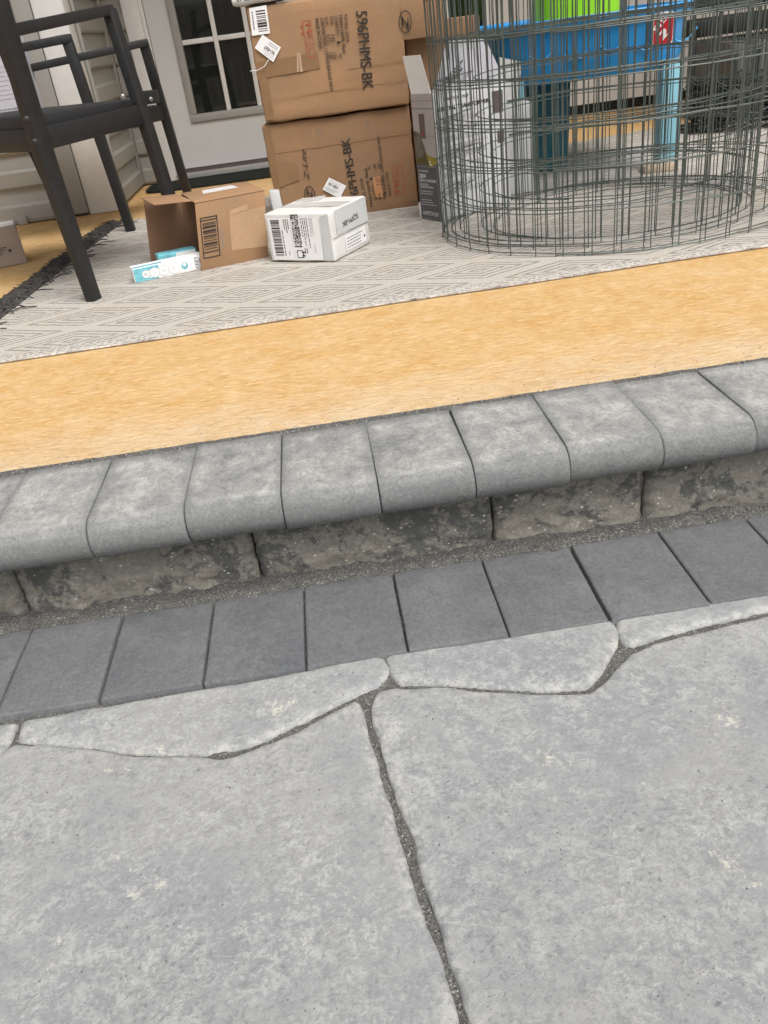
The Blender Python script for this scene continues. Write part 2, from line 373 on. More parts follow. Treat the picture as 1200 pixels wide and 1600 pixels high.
Y_DK0, Y_DK1, Y_RIS, Y_BACK = 1.579 * S, 1.922 * S, 1.985 * S, 2.272 * S
def sand_height(x, y):
    h = PZ - 0.0055 + 0.0022 * fbm((x * 45, y * 45, 1), 3) + 0.0014 * fbm((x * 260, y * 260, 5), 2)
    t = max(0.0, min(1.0, (y - Y_DK1 + 0.012 + 0.020 * fbm((x * 12, 3, 2), 4)) / 0.024))
    return h + t * (0.0150 + 0.005 * fbm((x * 16, y * 16, 9), 3))
vs = []; fs = []
nx, ny = 420, 170
gx = [-1.15 + 2.75 * i / nx for i in range(nx + 1)]; gy = [0.30 + 0.88 * j / ny for j in range(ny + 1)]
for j in range(ny + 1):
    for i in range(nx + 1): vs.append((gx[i], gy[j], sand_height(gx[i], gy[j])))
for j in range(ny):
    for i in range(nx):
        a = j * (nx + 1) + i; fs.append((a, a + 1, a + nx + 2, a + nx + 1))
patio = struct(mk('patio', vs, fs, SAND, None, True))
sheet('patio_bed', -4, 4, -3.5, 1.3, PZ - 0.022, SAND)

def resample(poly, step):
    out = []; n = len(poly)
    for i in range(n):
        a, b = Vector(poly[i]), Vector(poly[(i + 1) % n]); k = max(1, int((b - a).length / step))
        out += [a.lerp(b, t / k) for t in range(k)]
    return out
def smooth_poly(p, it):
    n = len(p)
    for _ in range(it): p = [p[i] * 0.5 + (p[i - 1] + p[(i + 1) % n]) * 0.25 for i in range(n)]
    return p
def flagstone(poly, seed, step=0.007, jit=0.0024, grid=0.011):
    p = [Vector((v[0], v[1])) for v in poly]
    area = sum(p[i - 1].x * p[i].y - p[i].x * p[i - 1].y for i in range(len(p)))
    if area < 0: p.reverse()
    p = smooth_poly(resample(p, step), 1); n = len(p)
    nr = []
    for i in range(n):
        t = (p[(i + 1) % n] - p[i - 1]).normalized(); nr.append(Vector((-t.y, t.x)))
    base = [p[i] - nr[i] * 0.0008 + nr[i] * (jit * fbm((p[i].x * 22, p[i].y * 22, seed), 4)) for i in range(n)]
    B = np.array([tuple(q) for q in base]); A2 = np.roll(B, -1, 0)
    def dist(Q):                              # distance to the outline, and inside test
        Q = np.asarray(Q); D = np.full(len(Q), 1e9); ins = np.zeros(len(Q), bool)
        for a, b in zip(B, A2):
            e = b - a; t = np.clip(((Q - a) @ e) / max(e @ e, 1e-12), 0, 1); d = Q - a - t[:, None] * e
            D = np.minimum(D, (d * d).sum(1))
            c = ((a[1] > Q[:, 1]) != (b[1] > Q[:, 1]))
            if c.any():
                xx = a[0] + (Q[:, 1] - a[1]) * (e[0] / (e[1] if abs(e[1]) > 1e-12 else 1e-12)); ins ^= c & (Q[:, 0] < xx)
        return np.sqrt(D), ins
    Q = []
    for d in (0.0012, 0.0035, 0.0075, 0.014):
        cand = [tuple(base[i] + nr[i] * d) for i in range(n)]; D, ins = dist(cand)
        Q += [c for c, dd, k in zip(cand, D, ins) if k and dd > d * 0.93]
    (x0, y0), (x1, y1) = B.min(0), B.max(0)
    gxs, gys = np.meshgrid(np.arange(x0, x1, grid), np.arange(y0, y1, grid)); rs = np.random.RandomState(seed)
    cand = np.c_[gxs.ravel(), gys.ravel()] + rs.uniform(-grid * .3, grid * .3, (gxs.size, 2)); D, ins = dist(cand)
    Q += [tuple(c) for c in cand[ins & (D > 0.019)]]
    pts = [Vector(q) for q in base] + [Vector(q) for q in Q]
    vo, _, fo, _, _, _ = delaunay_2d_cdt(pts, [], [list(range(n))], 1, 1e-6)
    P2 = [(v.x, v.y) for v in vo]; D, _i = dist(P2); vs = []; ed = []
    for (x, y), d in zip(P2, D):
        d *= 1 + 0.35 * fbm((x * 14, y * 14, seed + 4), 3)
        z = -0.0062 * math.exp(-max(d, 0) / 0.0030) * (1 + 0.5 * fbm((x * 30, y * 30, seed), 3))
        z += 0.0011 * fbm((x * 9, y * 9, seed + 2), 3) + 0.0007 * fbm((x * 40, y * 40, seed + 3), 2)
        vs.append((x, y, PZ + 0.0015 + z)); ed.append(max(0.0, min(1.0, 1.25 - d / 0.017)))
    fs = [tuple(f) for f in fo]
    b0 = len(vs); vs += [(q.x, q.y, PZ - 0.045) for q in base]; ed += [1.0] * n
    key = {}
    for k, (x, y) in enumerate(P2): key[(round(x, 5), round(y, 5))] = k
    ring = [key.get((round(q.x, 5), round(q.y, 5))) for q in base]
    for i in range(n):
        a, b = ring[i], ring[(i + 1) % n]
        if a is not None and b is not None: fs.append((b, a, b0 + i, b0 + (i + 1) % n))
    o = mk('flagstone', vs, fs, FLAG, patio, True)
    bm = bmesh.new(); bm.from_mesh(o.data)
    for f in bm.faces:
        if f.normal.z < -0.2: f.normal_flip()
    bm.to_mesh(o.data); bm.free()
    at = o.data.attributes.new('edge', 'FLOAT', 'POINT'); at.data.foreach_set('value', ed)
    return o
def PX(*pts): return [(G(x, y, PZ).x, G(x, y, PZ).y) for x, y in pts]
YF = Y_DK0 - 0.004
flagstone(PX((34, 1125), (155, 1103), (318, 1076), (478, 1047), (596, 1024), (611, 1046), (592, 1068), (560, 1083), (500, 1112), (440, 1142), (380, 1167), (300, 1177), (210, 1176), (130, 1166), (60, 1161), (25, 1157)), 1)
flagstone(PX((30, 1126), (-60, 1142), (-200, 1175), (-420, 1210), (-430, 1330), (-150, 1245), (-10, 1180), (14, 1160)), 2)
flagstone(PX((602, 1022), (640, 1016), (800, 993), (955, 965), (966, 985), (963, 1010), (943, 1045), (916, 1075), (860, 1077), (780, 1074), (700, 1067), (625, 1067), (608, 1050)), 3)
flagstone(PX((963, 963), (1105, 939), (1200, 923), (1420, 886), (1430, 915), (1200, 952), (1100, 975), (1040, 990), (990, 1008), (972, 1005), (966, 985)), 4)
D_ = PX((24, 1161), (60, 1163), (130, 1168), (210, 1179), (300, 1180), (345, 1186), (400, 1168), (470, 1138), (530, 1106), (559, 1090), (566, 1105), (575, 1150), (600, 1225), (620, 1290), (640, 1360), (663, 1440), (688, 1500), (709, 1570), (722, 1625))
flagstone(D_ + [(-0.02, 0.30), (-0.05, 0.12), (-0.30, 0.06), (-0.62, 0.10), (-0.80, 0.30), (-0.78, 0.62)] , 5)
E_ = PX((580, 1100), (590, 1080), (620, 1073), (700, 1074), (780, 1080), (860, 1083), (922, 1082), (950, 1058), (985, 1021), (1020, 1004), (1100, 985), (1200, 961), (1420, 922))
flagstone([*E_, (1.02, 0.62), (0.98, 0.28), (0.60, 0.08), (0.16, 0.10), (0.01, 0.20), (-0.006, 0.30)] + PX((738, 1605), (715, 1530), (691, 1460), (666, 1390), (646, 1310), (620, 1250), (598, 1180), (582, 1125)), 6)
for k, pl in enumerate([[(-0.82, 0.64), (-0.84, 0.28), (-1.5, 0.2), (-1.6, 0.6), (-1.45, 0.86), (-0.98, 0.80)], [(-1.02, 0.82), (-1.6, 0.89), (-2.2, 0.9), (-2.2, 0.2), (-1.54, 0.2)][0:0] or [(1.06, 0.62), (1.02, 0.26), (1.7, 0.2), (1.8, 0.7), (1.5, 0.85), (1.12, 0.84)],
                        [(-0.64, 0.07), (-0.30, 0.03), (-0.06, 0.09), (-0.1, -0.5), (-0.7, -0.45)], [(-0.03, 0.14), (0.16, 0.07), (0.6, 0.05), (0.9, 0.2), (0.85, -0.5), (-0.06, -0.5)]]):
    flagstone(pl, 20 + k, 0.02, .0024, .03)

c0, c1 = PX((1430, 926), (1440, 893))
flagstone([(c0[0] + .012, c0[1] - .006), (c1[0] + .006, Y_DK0 - .006), (1.16, Y_DK0 - .006), (1.52, Y_DK0 - .008), (1.49, .87), (1.10, .855), (1.075, .66), (1.034, .632)], 31, .012, .0024, .03)
flagstone([(1.535, Y_DK0 - .008), (2.3, Y_DK0 - .008), (2.3, .2), (1.72, .2), (1.815, .71), (1.505, .865)], 32, .02, .0024, .04)
# dark soldier course -------------------------------------------------
def paver_mesh(name, w_, d_, t_, bev, mat, seed):
    mb = MB(); bm = bmesh.new()
    n1, n2 = 7, 9
    # top grid with rounded arrises
    xs = [0, 0.0012, 0.004] + [w_ * i / n1 for i in range(1, n1)] + [w_ - 0.004, w_ - 0.0012, w_]
    ys = [0, 0.0012, 0.004] + [d_ * i / n2 for i in range(1, n2)] + [d_ - 0.004, d_ - 0.0012, d_]
    def dz(a, L):
        m = min(a, L - a); return -bev if m < 1e-6 else (-bev * 0.32 if m < 0.002 else (-bev * 0.02 if m < 0.005 else 0))
    vs = []
    for y in ys:
        for x in xs:
            e = min(dz(x, w_), dz(y, d_)); jx = 0.0006 * fbm((y * 60, seed, 1), 3) if min(x, w_ - x) < 1e-6 else 0; jy = 0.0006 * fbm((x * 60, seed, 7), 3) if min(y, d_ - y) < 1e-6 else 0
            vs.append((x + jx, y + jy, e + 0.0006 * fbm((x * 14, y * 14, seed), 3)))
    nX, nY = len(xs), len(ys); fs = []
    for j in range(nY - 1):
        for i in range(nX - 1): a = j * nX + i; fs.append((a, a + 1, a + nX + 1, a + nX))
    rim = [i for i in range(nX)] + [j * nX + nX - 1 for j in range(1, nY)] + [(nY - 1) * nX + i for i in range(nX - 2, -1, -1)] + [j * nX for j in range(nY - 2, 0, -1)]
    b0 = len(vs); vs += [(vs[i][0], vs[i][1], -t_) for i in rim]
    L = len(rim)
    for k in range(L): fs.append((rim[(k + 1) % L], rim[k], b0 + k, b0 + (k + 1) % L))
    me = bpy.data.meshes.new(name); me.from_pydata(vs, [], fs); me.materials.append(mat)
    me.polygons.foreach_set('use_smooth', [True] * len(me.polygons))
    at = me.attributes.new('top', 'FLOAT', 'POINT'); at.data.foreach_set('value', [1.0] * b0 + [0.0] * L)
    return me
WP = 0.2525 * S
dk_meshes = [paver_mesh('paver', WP - 0.0036, Y_DK1 - Y_DK0, 0.05, 0.0022, DARKP, k) for k in range(4)]
for k in range(-8, 11):
    x0 = (0.0615 + 0.2525 * k) * S
    if x0 > 2.0 or x0 < -1.6: continue
    o = link('paver', dk_meshes[k % 4], None, patio, (x0 + 0.0018 + random.uniform(-.0008, .0008), Y_DK0 + random.uniform(-.0015, .0015), PZ + 0.0055 + random.uniform(-.0012, .0012)))
    o.rotation_euler = (radians(random.uniform(-.25, .25)), radians(random.uniform(-.25, .25)), radians(random.uniform(-.3, .3)))

# step: core, riser blocks, bullnose treads ---------------------------
core = MB(); core.box((-2.6, Y_RIS + 0.028, PZ - 0.05), (3.0, Y_BACK - 0.002, -0.068))
step = struct(core.build('porch_step', SAND))
joints = [-1.62, -0.974, -0.31, 0.367, 0.804, 1.45, 2.05, 2.75]
for k in range(len(joints) - 1):
    x0, x1 = joints[k] * S + 0.002, joints[k + 1] * S - 0.002
    Wd, Hh = x1 - x0, 0.215 * S + 0.02; z0 = PZ - 0.02
    n1, n2 = int(Wd / 0.0055), 26; vs = []; fs = []; dep = 0.07
    for j in range(n2 + 1):
        for i in range(n1 + 1):
            x = x0 + Wd * i / n1; z = z0 + Hh * j / n2
            e = min(i, n1 - i, ) / 3.0; e = min(1, e); ez = min(1, (n2 - j) / 3)
            y = Y_RIS + 0.010 * (1 - e) ** 2 + 0.006 * (1 - ez) ** 2 + 0.0065 * fbm((x * 11 + k * 9, z * 16, k), 4) + 0.0045 * fbm((x * 45, z * 60, k), 5)
            vs.append((x + (0.003 * fbm((z * 40, k, i), 3) if i in (0, n1) else 0), y, z))
    for j in range(n2):
        for i in range(n1): a = j * (n1 + 1) + i; fs.append((a, a + 1, a + n1 + 2, a + n1 + 1))
    rim = [i for i in range(n1 + 1)] + [j * (n1 + 1) + n1 for j in range(1, n2 + 1)] + [n2 * (n1 + 1) + i for i in range(n1 - 1, -1, -1)] + [j * (n1 + 1) for j in range(n2 - 1, 0, -1)]
    b0 = len(vs); vs += [(vs[i][0], Y_RIS + dep * 0.4, vs[i][2]) for i in rim]; L = len(rim)
    for q in range(L): fs.append((rim[(q + 1) % L], rim[q], b0 + q, b0 + (q + 1) % L))
    mk('riser_block', vs, fs, RISER, step, True)

def bullnose_mesh(w_, seed):
    rho = 0.0574 * S; yf = 1.863 * S; L = Y_BACK - 0.004 - yf
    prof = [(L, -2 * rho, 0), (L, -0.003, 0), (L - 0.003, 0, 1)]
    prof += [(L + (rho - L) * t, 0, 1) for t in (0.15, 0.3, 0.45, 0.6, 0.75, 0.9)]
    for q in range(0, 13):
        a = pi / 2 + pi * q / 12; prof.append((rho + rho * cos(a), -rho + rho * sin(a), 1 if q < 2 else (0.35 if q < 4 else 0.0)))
    st = [(0, 0.0016), (0.0007, 0.0005), (0.0022, 0), (w_ * .12, 0), (w_ * .2, 0), (w_ * .5, 0), (w_ * .8, 0), (w_ * .88, 0), (w_ - 0.0022, 0), (w_ - 0.0007, 0.0005), (w_, 0.0016)]
    cy, cz = L / 2, -rho; vs = []; tp = []
    for x, ins in st:
        for (y, z, t) in prof:
            dy = -ins if y > L - 0.004 else (ins if y < rho else 0); dz_ = -ins if z > -rho + 0.001 else ins
            w1 = 0.0005 * fbm((x * 20 + seed, y * 20, z * 20), 3)
            vs.append((x, y + dy * (1 if y > cy else 1) + w1, z + dz_ * min(1, abs(z + rho) / rho) + w1))
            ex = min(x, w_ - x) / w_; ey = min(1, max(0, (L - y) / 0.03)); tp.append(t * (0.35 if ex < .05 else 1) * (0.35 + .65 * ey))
    n = len(prof); fs = []
    for k in range(len(st) - 1):
        for i in range(n):
            j = (i + 1) % n; fs.append((k * n + i, k * n + j, (k + 1) * n + j, (k + 1) * n + i))
    fs.append(tuple(range(n - 1, -1, -1))); fs.append(tuple((len(st) - 1) * n + i for i in range(n)))
    me = bpy.data.meshes.new('bullnose_paver'); me.from_pydata(vs, [], fs); me.materials.append(BULL)
    bm = bmesh.new(); bm.from_mesh(me); bmesh.ops.recalc_face_normals(bm, faces=bm.faces); bm.to_mesh(me); bm.free()
    me.polygons.foreach_set('use_smooth', [True] * len(me.polygons)); me.set_sharp_from_angle(angle=radians(50))
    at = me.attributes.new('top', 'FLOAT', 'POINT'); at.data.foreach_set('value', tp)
    return me
WB = 0.2512 * S
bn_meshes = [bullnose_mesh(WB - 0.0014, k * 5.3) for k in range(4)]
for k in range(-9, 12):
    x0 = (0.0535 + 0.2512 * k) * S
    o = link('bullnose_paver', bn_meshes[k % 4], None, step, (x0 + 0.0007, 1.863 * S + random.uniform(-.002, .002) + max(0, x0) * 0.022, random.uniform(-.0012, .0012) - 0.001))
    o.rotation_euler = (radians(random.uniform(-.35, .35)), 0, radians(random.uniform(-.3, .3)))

# loose grains of joint sand -----------------------------------------
mb = MB()
for k in range(9000):
    r = random.random()
    if r < 0.55: x, y = random.uniform(-1.0, 1.35), Y_DK1 + random.triangular(-0.014, 0.036, 0.014)
    elif r < 0.72: x, y = random.uniform(-1.0, 1.35), Y_BACK + random.gauss(0.001, 0.004)
    else:
        i = random.randrange(-6, 8); x = (0.0615 + 0.2525 * i) * S + random.gauss(0, 0.0022); y = random.uniform(Y_DK0, Y_DK1)
    s_ = random.uniform(0.0006, 0.0015)
    z = (sand_height(x, y) + 0.0006) if r < 0.55 or r >= 0.72 else 0.0008
    if r < .55 and y < Y_DK1: z = max(z, PZ + 0.0062)
    a = random.random() * 6.28
    mb.add([(x + s_ * cos(a), y + s_ * sin(a), z - s_ * .4), (x + s_ * cos(a + 2.1), y + s_ * sin(a + 2.1), z - s_ * .4), (x + s_ * cos(a + 4.2), y + s_ * sin(a + 4.2), z - s_ * .3), (x, y, z + s_ * .8)], [(0, 1, 3), (1, 2, 3), (2, 0, 3)])
for k in range(420):
    x, y = random.uniform(-.75, .9), random.uniform(.36, Y_DK1) ; a = random.random() * 6.28; s_ = random.uniform(.0005, .0013)
    z = PZ + (.0062 if y > Y_DK0 else .0030)
    mb.add([(x + s_ * cos(a), y + s_ * sin(a), z - s_), (x + s_ * cos(a + 2.1), y + s_ * sin(a + 2.1), z - s_), (x + s_ * cos(a + 4.2), y + s_ * sin(a + 4.2), z - s_), (x, y, z + s_ * .7)], [(0, 1, 3), (1, 2, 3), (2, 0, 3)])
for k in range(300):
    x, y = random.uniform(-1.0, 1.3), Y_BACK + abs(random.gauss(0, .05)) + .004; a = random.random() * 6.28; s_ = random.uniform(.0006, .0014); z = .0004
    mb.add([(x + s_ * cos(a), y + s_ * sin(a), z), (x + s_ * cos(a + 2.1), y + s_ * sin(a + 2.1), z), (x + s_ * cos(a + 4.2), y + s_ * sin(a + 4.2), z), (x, y, z + s_)], [(0, 1, 3), (1, 2, 3), (2, 0, 3)])
o = mk('loose_sand', mb.v, mb.f, SAND); o['kind'] = 'stuff'; tag(o, 'loose grey sand grains scattered along the paver joints', 'sand')

# porch floor ---------------------------------------------------------
pf = MB()
pf.box((-6, Y_BACK + 0.004, PZ - 0.05), (7, 9.6 * S, 0.0))
porch = struct(pf.build('porch_floor', PORCH))
jn = MB(); xs = [-1.2 + i * 0.02 for i in range(140)]
vs = []; fs = []
for i, x in enumerate(xs):
    for (y, z) in ((Y_BACK - 0.009, -0.006), (Y_BACK - 0.003, -0.0016), (Y_BACK + 0.003 + 0.003 * fbm((x * 40, 1, 1), 3), 0.0011), (Y_BACK + 0.0085 + 0.004 * fbm((x * 30, 2, 2), 4), -0.0006)):
        vs.append((x, y + 0.0, z))
for i in range(len(xs) - 1):
    for j in range(3): a = i * 4 + j; fs.append((a, a + 4, a + 5, a + 1))
struct(mk('sand_joint', vs, fs, SAND, None, True))

# ------------------------------------------------------------------ rug
RX0, RX1 = G(0, 568), V(2.75, 3.43, 0)
A0 = V(-1.62, 3.352, 0); A1 = V(4.3, 3.465, 0); B1 = V(4.4, 7.5, 0); B0 = V(-1.365, 6.3, 0)
nu, nv = 170, 60; vs = []; fs = []
for j in range(nv + 1):
    for i in range(nu + 1):
        u, v = i / nu, j / nv
        p = A0.lerp(A1, u).lerp(B0.lerp(B1, u), v)
        if j == 0: p.y += 0.004 * fbm((p.x * 3, 1, 0), 2)
        z = 0.0065 + 0.0012 * fbm((p.x * 5, p.y * 5, 0), 2)
        if j == 0: z -= 0.0018
        vs.append((p.x, p.y, z))
for j in range(nv):
    for i in range(nu): a = j * (nu + 1) + i; fs.append((a, a + 1, a + nu + 2, a + nu + 1))
b0 = len(vs)
for i in range(nu + 1): vs.append((vs[i][0], vs[i][1] - 0.001, 0.0004))
for i in range(nu): fs.append((i + 1, i, b0 + i, b0 + i + 1))
rug = thing('woven_rug', 'pale woven rug with grey dashed diamonds on the yellow porch', 'rug', A0)
mk('rug_weave', vs, fs, RUG, rug, True).location = (0, 0, 0)
# object coordinates of the weave must be world metres: move its origin to the world origin
wv = [o for o in rug.children if o.name.startswith('rug_weave')][0]
for v in wv.data.vertices: v.co = v.co + A0
wv.location = -A0
ed = MB(); ed.tube([A0.lerp(A1, t / 80) + Vector((0, -0.002 + 0.004 * fbm((A0.lerp(A1, t / 80).x * 3, 1, 0), 2), 0.0042)) for t in range(81)], 0.0030, 6)
RUGE = plain('rug_binding', (0.40, 0.375, 0.35), 0.95, 0.1, 0.45, 0.9, 170)
ed.build('binding', RUGE, rug, True)
fr = MB(); dirn = (B0 - A0).normalized(); out = Vector((-dirn.y, dirn.x, 0)); Ls = (B0 - A0).length
for k in range(900):
    t = random.random(); base = A0 + dirn * Ls * t + Vector((0, 0, 0.006)) + out * random.uniform(-0.004, 0.012)
    ln = random.uniform(0.04, 0.095); a = random.gauss(0.1, 0.55)
    d = out * cos(a) + dirn * sin(a)
    if random.random() < 0.05: d = -d * 0.9 + dirn * random.uniform(-.5, .5)
    pts = [base, base + d * ln * .5 + Vector((0, 0, random.uniform(0.002, 0.014))), base + d * ln + dirn * random.uniform(-.012, .012) + Vector((0, 0, random.uniform(-0.003, 0.006)))]
    fr.bar(pts, [0.005, 0.0055, 0.0035], [0.0025, 0.0025, 0.002], dirn)
fr.tube([A0 + dirn * Ls * t / 20 + Vector((0, 0, 0.0065)) for t in range(21)], 0.0055, 6)
fo = fr.build('fringe', FRINGE, rug); fo['kind'] = 'stuff'

# ------------------------------------------------------------------ printed lettering
_tc = {}
def glyphs(s, bold=0.0, shear=0.0):
    key = (s, bold, shear)
    if key not in _tc:
        cu = bpy.data.curves.new('lettering', 'FONT'); cu.body = s; cu.size = 1.0; cu.offset = bold; cu.shear = shear; cu.resolution_u = 3
        ob = bpy.data.objects.new('lettering', cu); COL.objects.link(ob)
        dg = bpy.context.evaluated_depsgraph_get(); me = bpy.data.meshes.new_from_object(ob.evaluated_get(dg))
        vs = [(v.co.x, v.co.y) for v in me.vertices]; fs = [tuple(p.vertices) for p in me.polygons]
        bpy.data.objects.remove(ob); bpy.data.curves.remove(cu); bpy.data.meshes.remove(me)
        _tc[key] = (vs, fs, min(v[0] for v in vs), max(v[0] for v in vs))
    return _tc[key]
class Ink:                                # flat print on a plane: origin, u, v, outward normal
    def __init__(s, o, u, v, n, off=0.0006):
        s.o, s.u, s.v, s.n, s.off = Vector(o), Vector(u).normalized(), Vector(v).normalized(), Vector(n).normalized(), off; s.d = {}; s.c = 0; s.nm = 'print'; s.hold = False
    def P(s, a, b): return s.o + s.u * a + s.v * b + s.n * s.off
    def uv(s, w): d = w - s.o; return (d.dot(s.u), d.dot(s.v))
    def new(s, nm):
        if not s.hold: s.c += 1; s.nm = nm
    def mb(s, m): return s.d.setdefault((m.name, s.c, s.nm), (m, MB()))[1]
    def text(s, m, st, p0, p1, h, bold=0.0, shear=0.0):      # baseline p0 -> p1 in face coordinates, cap height h
        s.new('printed_line')
        p0, p1 = Vector(p0), Vector(p1); d = p1 - p0; L = d.length; d.normalize(); up = Vector((-d.y, d.x))
        vs, fs, a, b = glyphs(st, 0.0, shear); kx = L / (b - a); ky = h / 0.70
        for k, sh in enumerate((0.0,) if bold <= 0 else (-bold * 2.2, 0.0, bold * 2.2)):
            w3 = s.n * (0.00006 * k)
            s.mb(m).add([s.P(*(p0 + d * ((x - a + sh) * kx) + up * (y * ky))) + w3 for x, y in vs], fs)
    def quad(s, m, a, b, c, d): s.mb(m).add([s.P(*a), s.P(*b), s.P(*c), s.P(*d)], [(0, 1, 2, 3)])
    def rect(s, m, u0, v0, u1, v1):
        s.new('printed_block'); s.quad(m, (u0, v0), (u1, v0), (u1, v1), (u0, v1))
    def frame(s, m, u0, v0, u1, v1, t):
        s.new('printed_frame'); h = s.hold; s.hold = True
        s.rect(m, u0, v0, u1, v0 + t); s.rect(m, u0, v1 - t, u1, v1); s.rect(m, u0, v0 + t, u0 + t, v1 - t); s.rect(m, u1 - t, v0 + t, u1, v1 - t); s.hold = h
    def poly(s, m, pts):
        s.new('printed_shape'); s.mb(m).add([s.P(*p) for p in pts], [tuple(range(len(pts)))])
    def ring(s, m, c, ru, rv, t, seg=40, rot=0.0):
        s.new('printed_ring'); vs = []
        for k in range(seg):
            a = 2 * pi * k / seg
            for q in (0, t):
                x, y = (ru - q) * cos(a), (rv - q) * sin(a); vs.append(s.P(c[0] + x * cos(rot) - y * sin(rot), c[1] + x * sin(rot) + y * cos(rot)))
        s.mb(m).add(vs, [(2 * k, 2 * ((k + 1) % seg), 2 * ((k + 1) % seg) + 1, 2 * k + 1) for k in range(seg)])
    def disc(s, m, c, r, seg=24): s.poly(m, [(c[0] + r * cos(2 * pi * k / seg), c[1] + r * sin(2 * pi * k / seg)) for k in range(seg)])
    def barcode(s, m, o, a, b, n, seed, fill=0.55):           # bars run along b, stacked along a
        s.new('barcode'); r = random.Random(seed); o, a, b = Vector(o), Vector(a), Vector(b); t = 0.0; step = 1.0 / n
        while t < 1:
            w_ = step * r.choice((0.6, 0.6, 1.2, 1.9)); 
            if t + w_ > 1: break
            p = o + a * t; q = o + a * (t + w_); s.quad(m, p, q, q + b, p + b); t += w_ + step * r.choice((0.6, 0.9, 1.4))
    def scribble(s, m, o, a, b, rows, seed, h=0.5):           # rows of tiny illegible words
        s.new('fine_print'); r = random.Random(seed); o, a, b = Vector(o), Vector(a), Vector(b)
        for k in range(rows):
            t = 0.0; end = r.uniform(0.6, 1.0); v0 = b * ((k + 0.2) / rows); hh = b * (h / rows)
            while t < end:
                w_ = min(r.uniform(0.05, 0.16), end - t); p = o + a * t + v0; q = o + a * (t + w_) + v0
                s.quad(m, p, q, q + hh, p + hh); t += w_ + 0.025
    def build(s, parent, name='print'):
        for (k, c, nm), (m, mb_) in s.d.items():
            mk(name if nm == 'print' else nm, mb_.v, mb_.f, m, parent)

# ------------------------------------------------------------------ cartons
def rounded(o, ux, uy, uz, mat, parent, name='box_body', r=0.005, dent=0.0015, seed=0, div=10):
    o, ux, uy, uz = map(Vector, (o, ux, uy, uz)); bm = bmesh.new()
    ps = [bm.verts.new(o + ux * a + uy * b + uz * c) for c in (0, 1) for b in (0, 1) for a in (0, 1)]
    for f in ((0, 2, 3, 1), (4, 5, 7, 6), (0, 1, 5, 4), (1, 3, 7, 5), (3, 2, 6, 7), (2, 0, 4, 6)): bm.faces.new([ps[i] for i in f])
    bmesh.ops.bevel(bm, geom=bm.edges[:], offset=r, segments=2, profile=0.5, affect='EDGES')
    big = [e for e in bm.edges if e.calc_length() > 3 * r]
    bmesh.ops.subdivide_edges(bm, edges=big, cuts=div, use_grid_fill=True)
    bm.normal_update()
    off = parent.location
    for v in bm.verts:
        q = v.co * 14 + Vector((seed, seed * 2, seed * 3)); ed_ = 1.0
        v.co += v.normal * (-abs(fbm(q, 3)) * dent); v.co -= off
    me = bpy.data.meshes.new(name); bm.to_mesh(me); bm.free()
    ob = link(name, me, mat, parent)
    me.polygons.foreach_set('use_smooth', [True] * len(me.polygons)); me.set_sharp_from_angle(angle=radians(50))
    return ob
def strip(parent, P, name, mat, a, b, c, d):          # thin tape or label laid on a plane (Ink P), four face coordinates
    mb = MB(); t = P.n * 0.0005
    q = [P.P(*x) for x in (a, b, c, d)]
    mb.hexa([x - t for x in q] + [x for x in q]); return mb.build(name, mat, parent)
YC = 5.35
def zlogo(I, c, ru, rv, rot, up):
    I.ring(INK, c, ru, rv, 0.0028, 40, rot)
    c = Vector(c); d = Vector((sin(0), 0)); 
    hh = ru * 1.05
    if up > 0: I.text(INK, 'Z', c + Vector((hh * .5, -0.019)), c + Vector((hh * .5, 0.019)), hh, 0.0, 0.35)
    else: I.text(INK, 'Z', c + Vector((-hh * .5, 0.021)), c + Vector((-hh * .5, -0.021)), hh, 0.0, 0.35)
    s_ = 1 if up > 0 else -1
    I.text(INK, 'Z', c + Vector((s_ * hh * .42, -s_ * 0.012)), c + Vector((s_ * hh * .42, s_ * 0.028)), hh * .8, 0.0, 0.5)
# lower carton
low = thing('carton', 'lower brown carton whose sideways lettering reads upward, under the other stacked carton', 'carton', V(0.2, YC, 0), 'brown cartons stacked by the door')
xl, xr, zt = FY(408, 195, YC).x, FY(640, 165, YC).x, 0.572 * S
rounded((xl, YC * S, 0.001), (xr - xl, 0, 0), (0.02, 0.36 * S, 0), (0, 0, zt), CARD2, low, 'box_body', 0.007, 0.006, 3)
I = Ink((0, YC * S, 0), (1, 0, 0), (0, 0, 1), (0, -1, 0), 0.0012)
C = lambda px, py: I.uv(FY(px, py, YC))
I.text(INK, '596PHMS-BK', C(563, 322), C(546, 215), 0.030, 0.008)
def up_lines(I, rows, m, h):
    for st, a, b in rows:
        pa, pb = Vector(C(*a)), Vector(C(*b)); k = 0
        for tok in [q for q in st.split('   ') if q.strip()]:
            tk = tok.strip(); k = st.index(tk, k); I.text(m, tk, pa.lerp(pb, k / len(st)), pa.lerp(pb, (k + len(tk)) / len(st)), h, 0.004); k += len(tk)
up_lines(I, [('P.O NO. 2273A', (575, 322), (566, 278)), ('FINISH NAME: Black', (583, 322), (573, 262)), ('QUANTITY:   1     PC', (589, 312), (578, 258)), ('N.W.    3.32     LBS', (596, 311), (587, 256)), ('G.W.    3.75     LBS', (603, 311), (594, 255)),
             ('CARTON MEAS. 12.99X10.83X10.63 INCH', (605, 308), (593, 212)), ('MADE IN CHINA', (612, 306), (606, 268))], INK, 0.0098)
I.poly(ORNG, [C(585, 308), (C(599, 308)), C(593, 275), C(582, 277)])
I.text(INK, 'Z-Lite', C(484, 281), C(477, 233), 0.017, 0.0, 0.4)
zlogo(I, C(484, 305), 0.019, 0.031, 0.0, 1)
a, b = C(617, 305), C(626, 258)
I.frame(RINK, min(a[0], b[0]), a[1], max(a[0], b[0]) + 0.006, b[1], 0.0014)
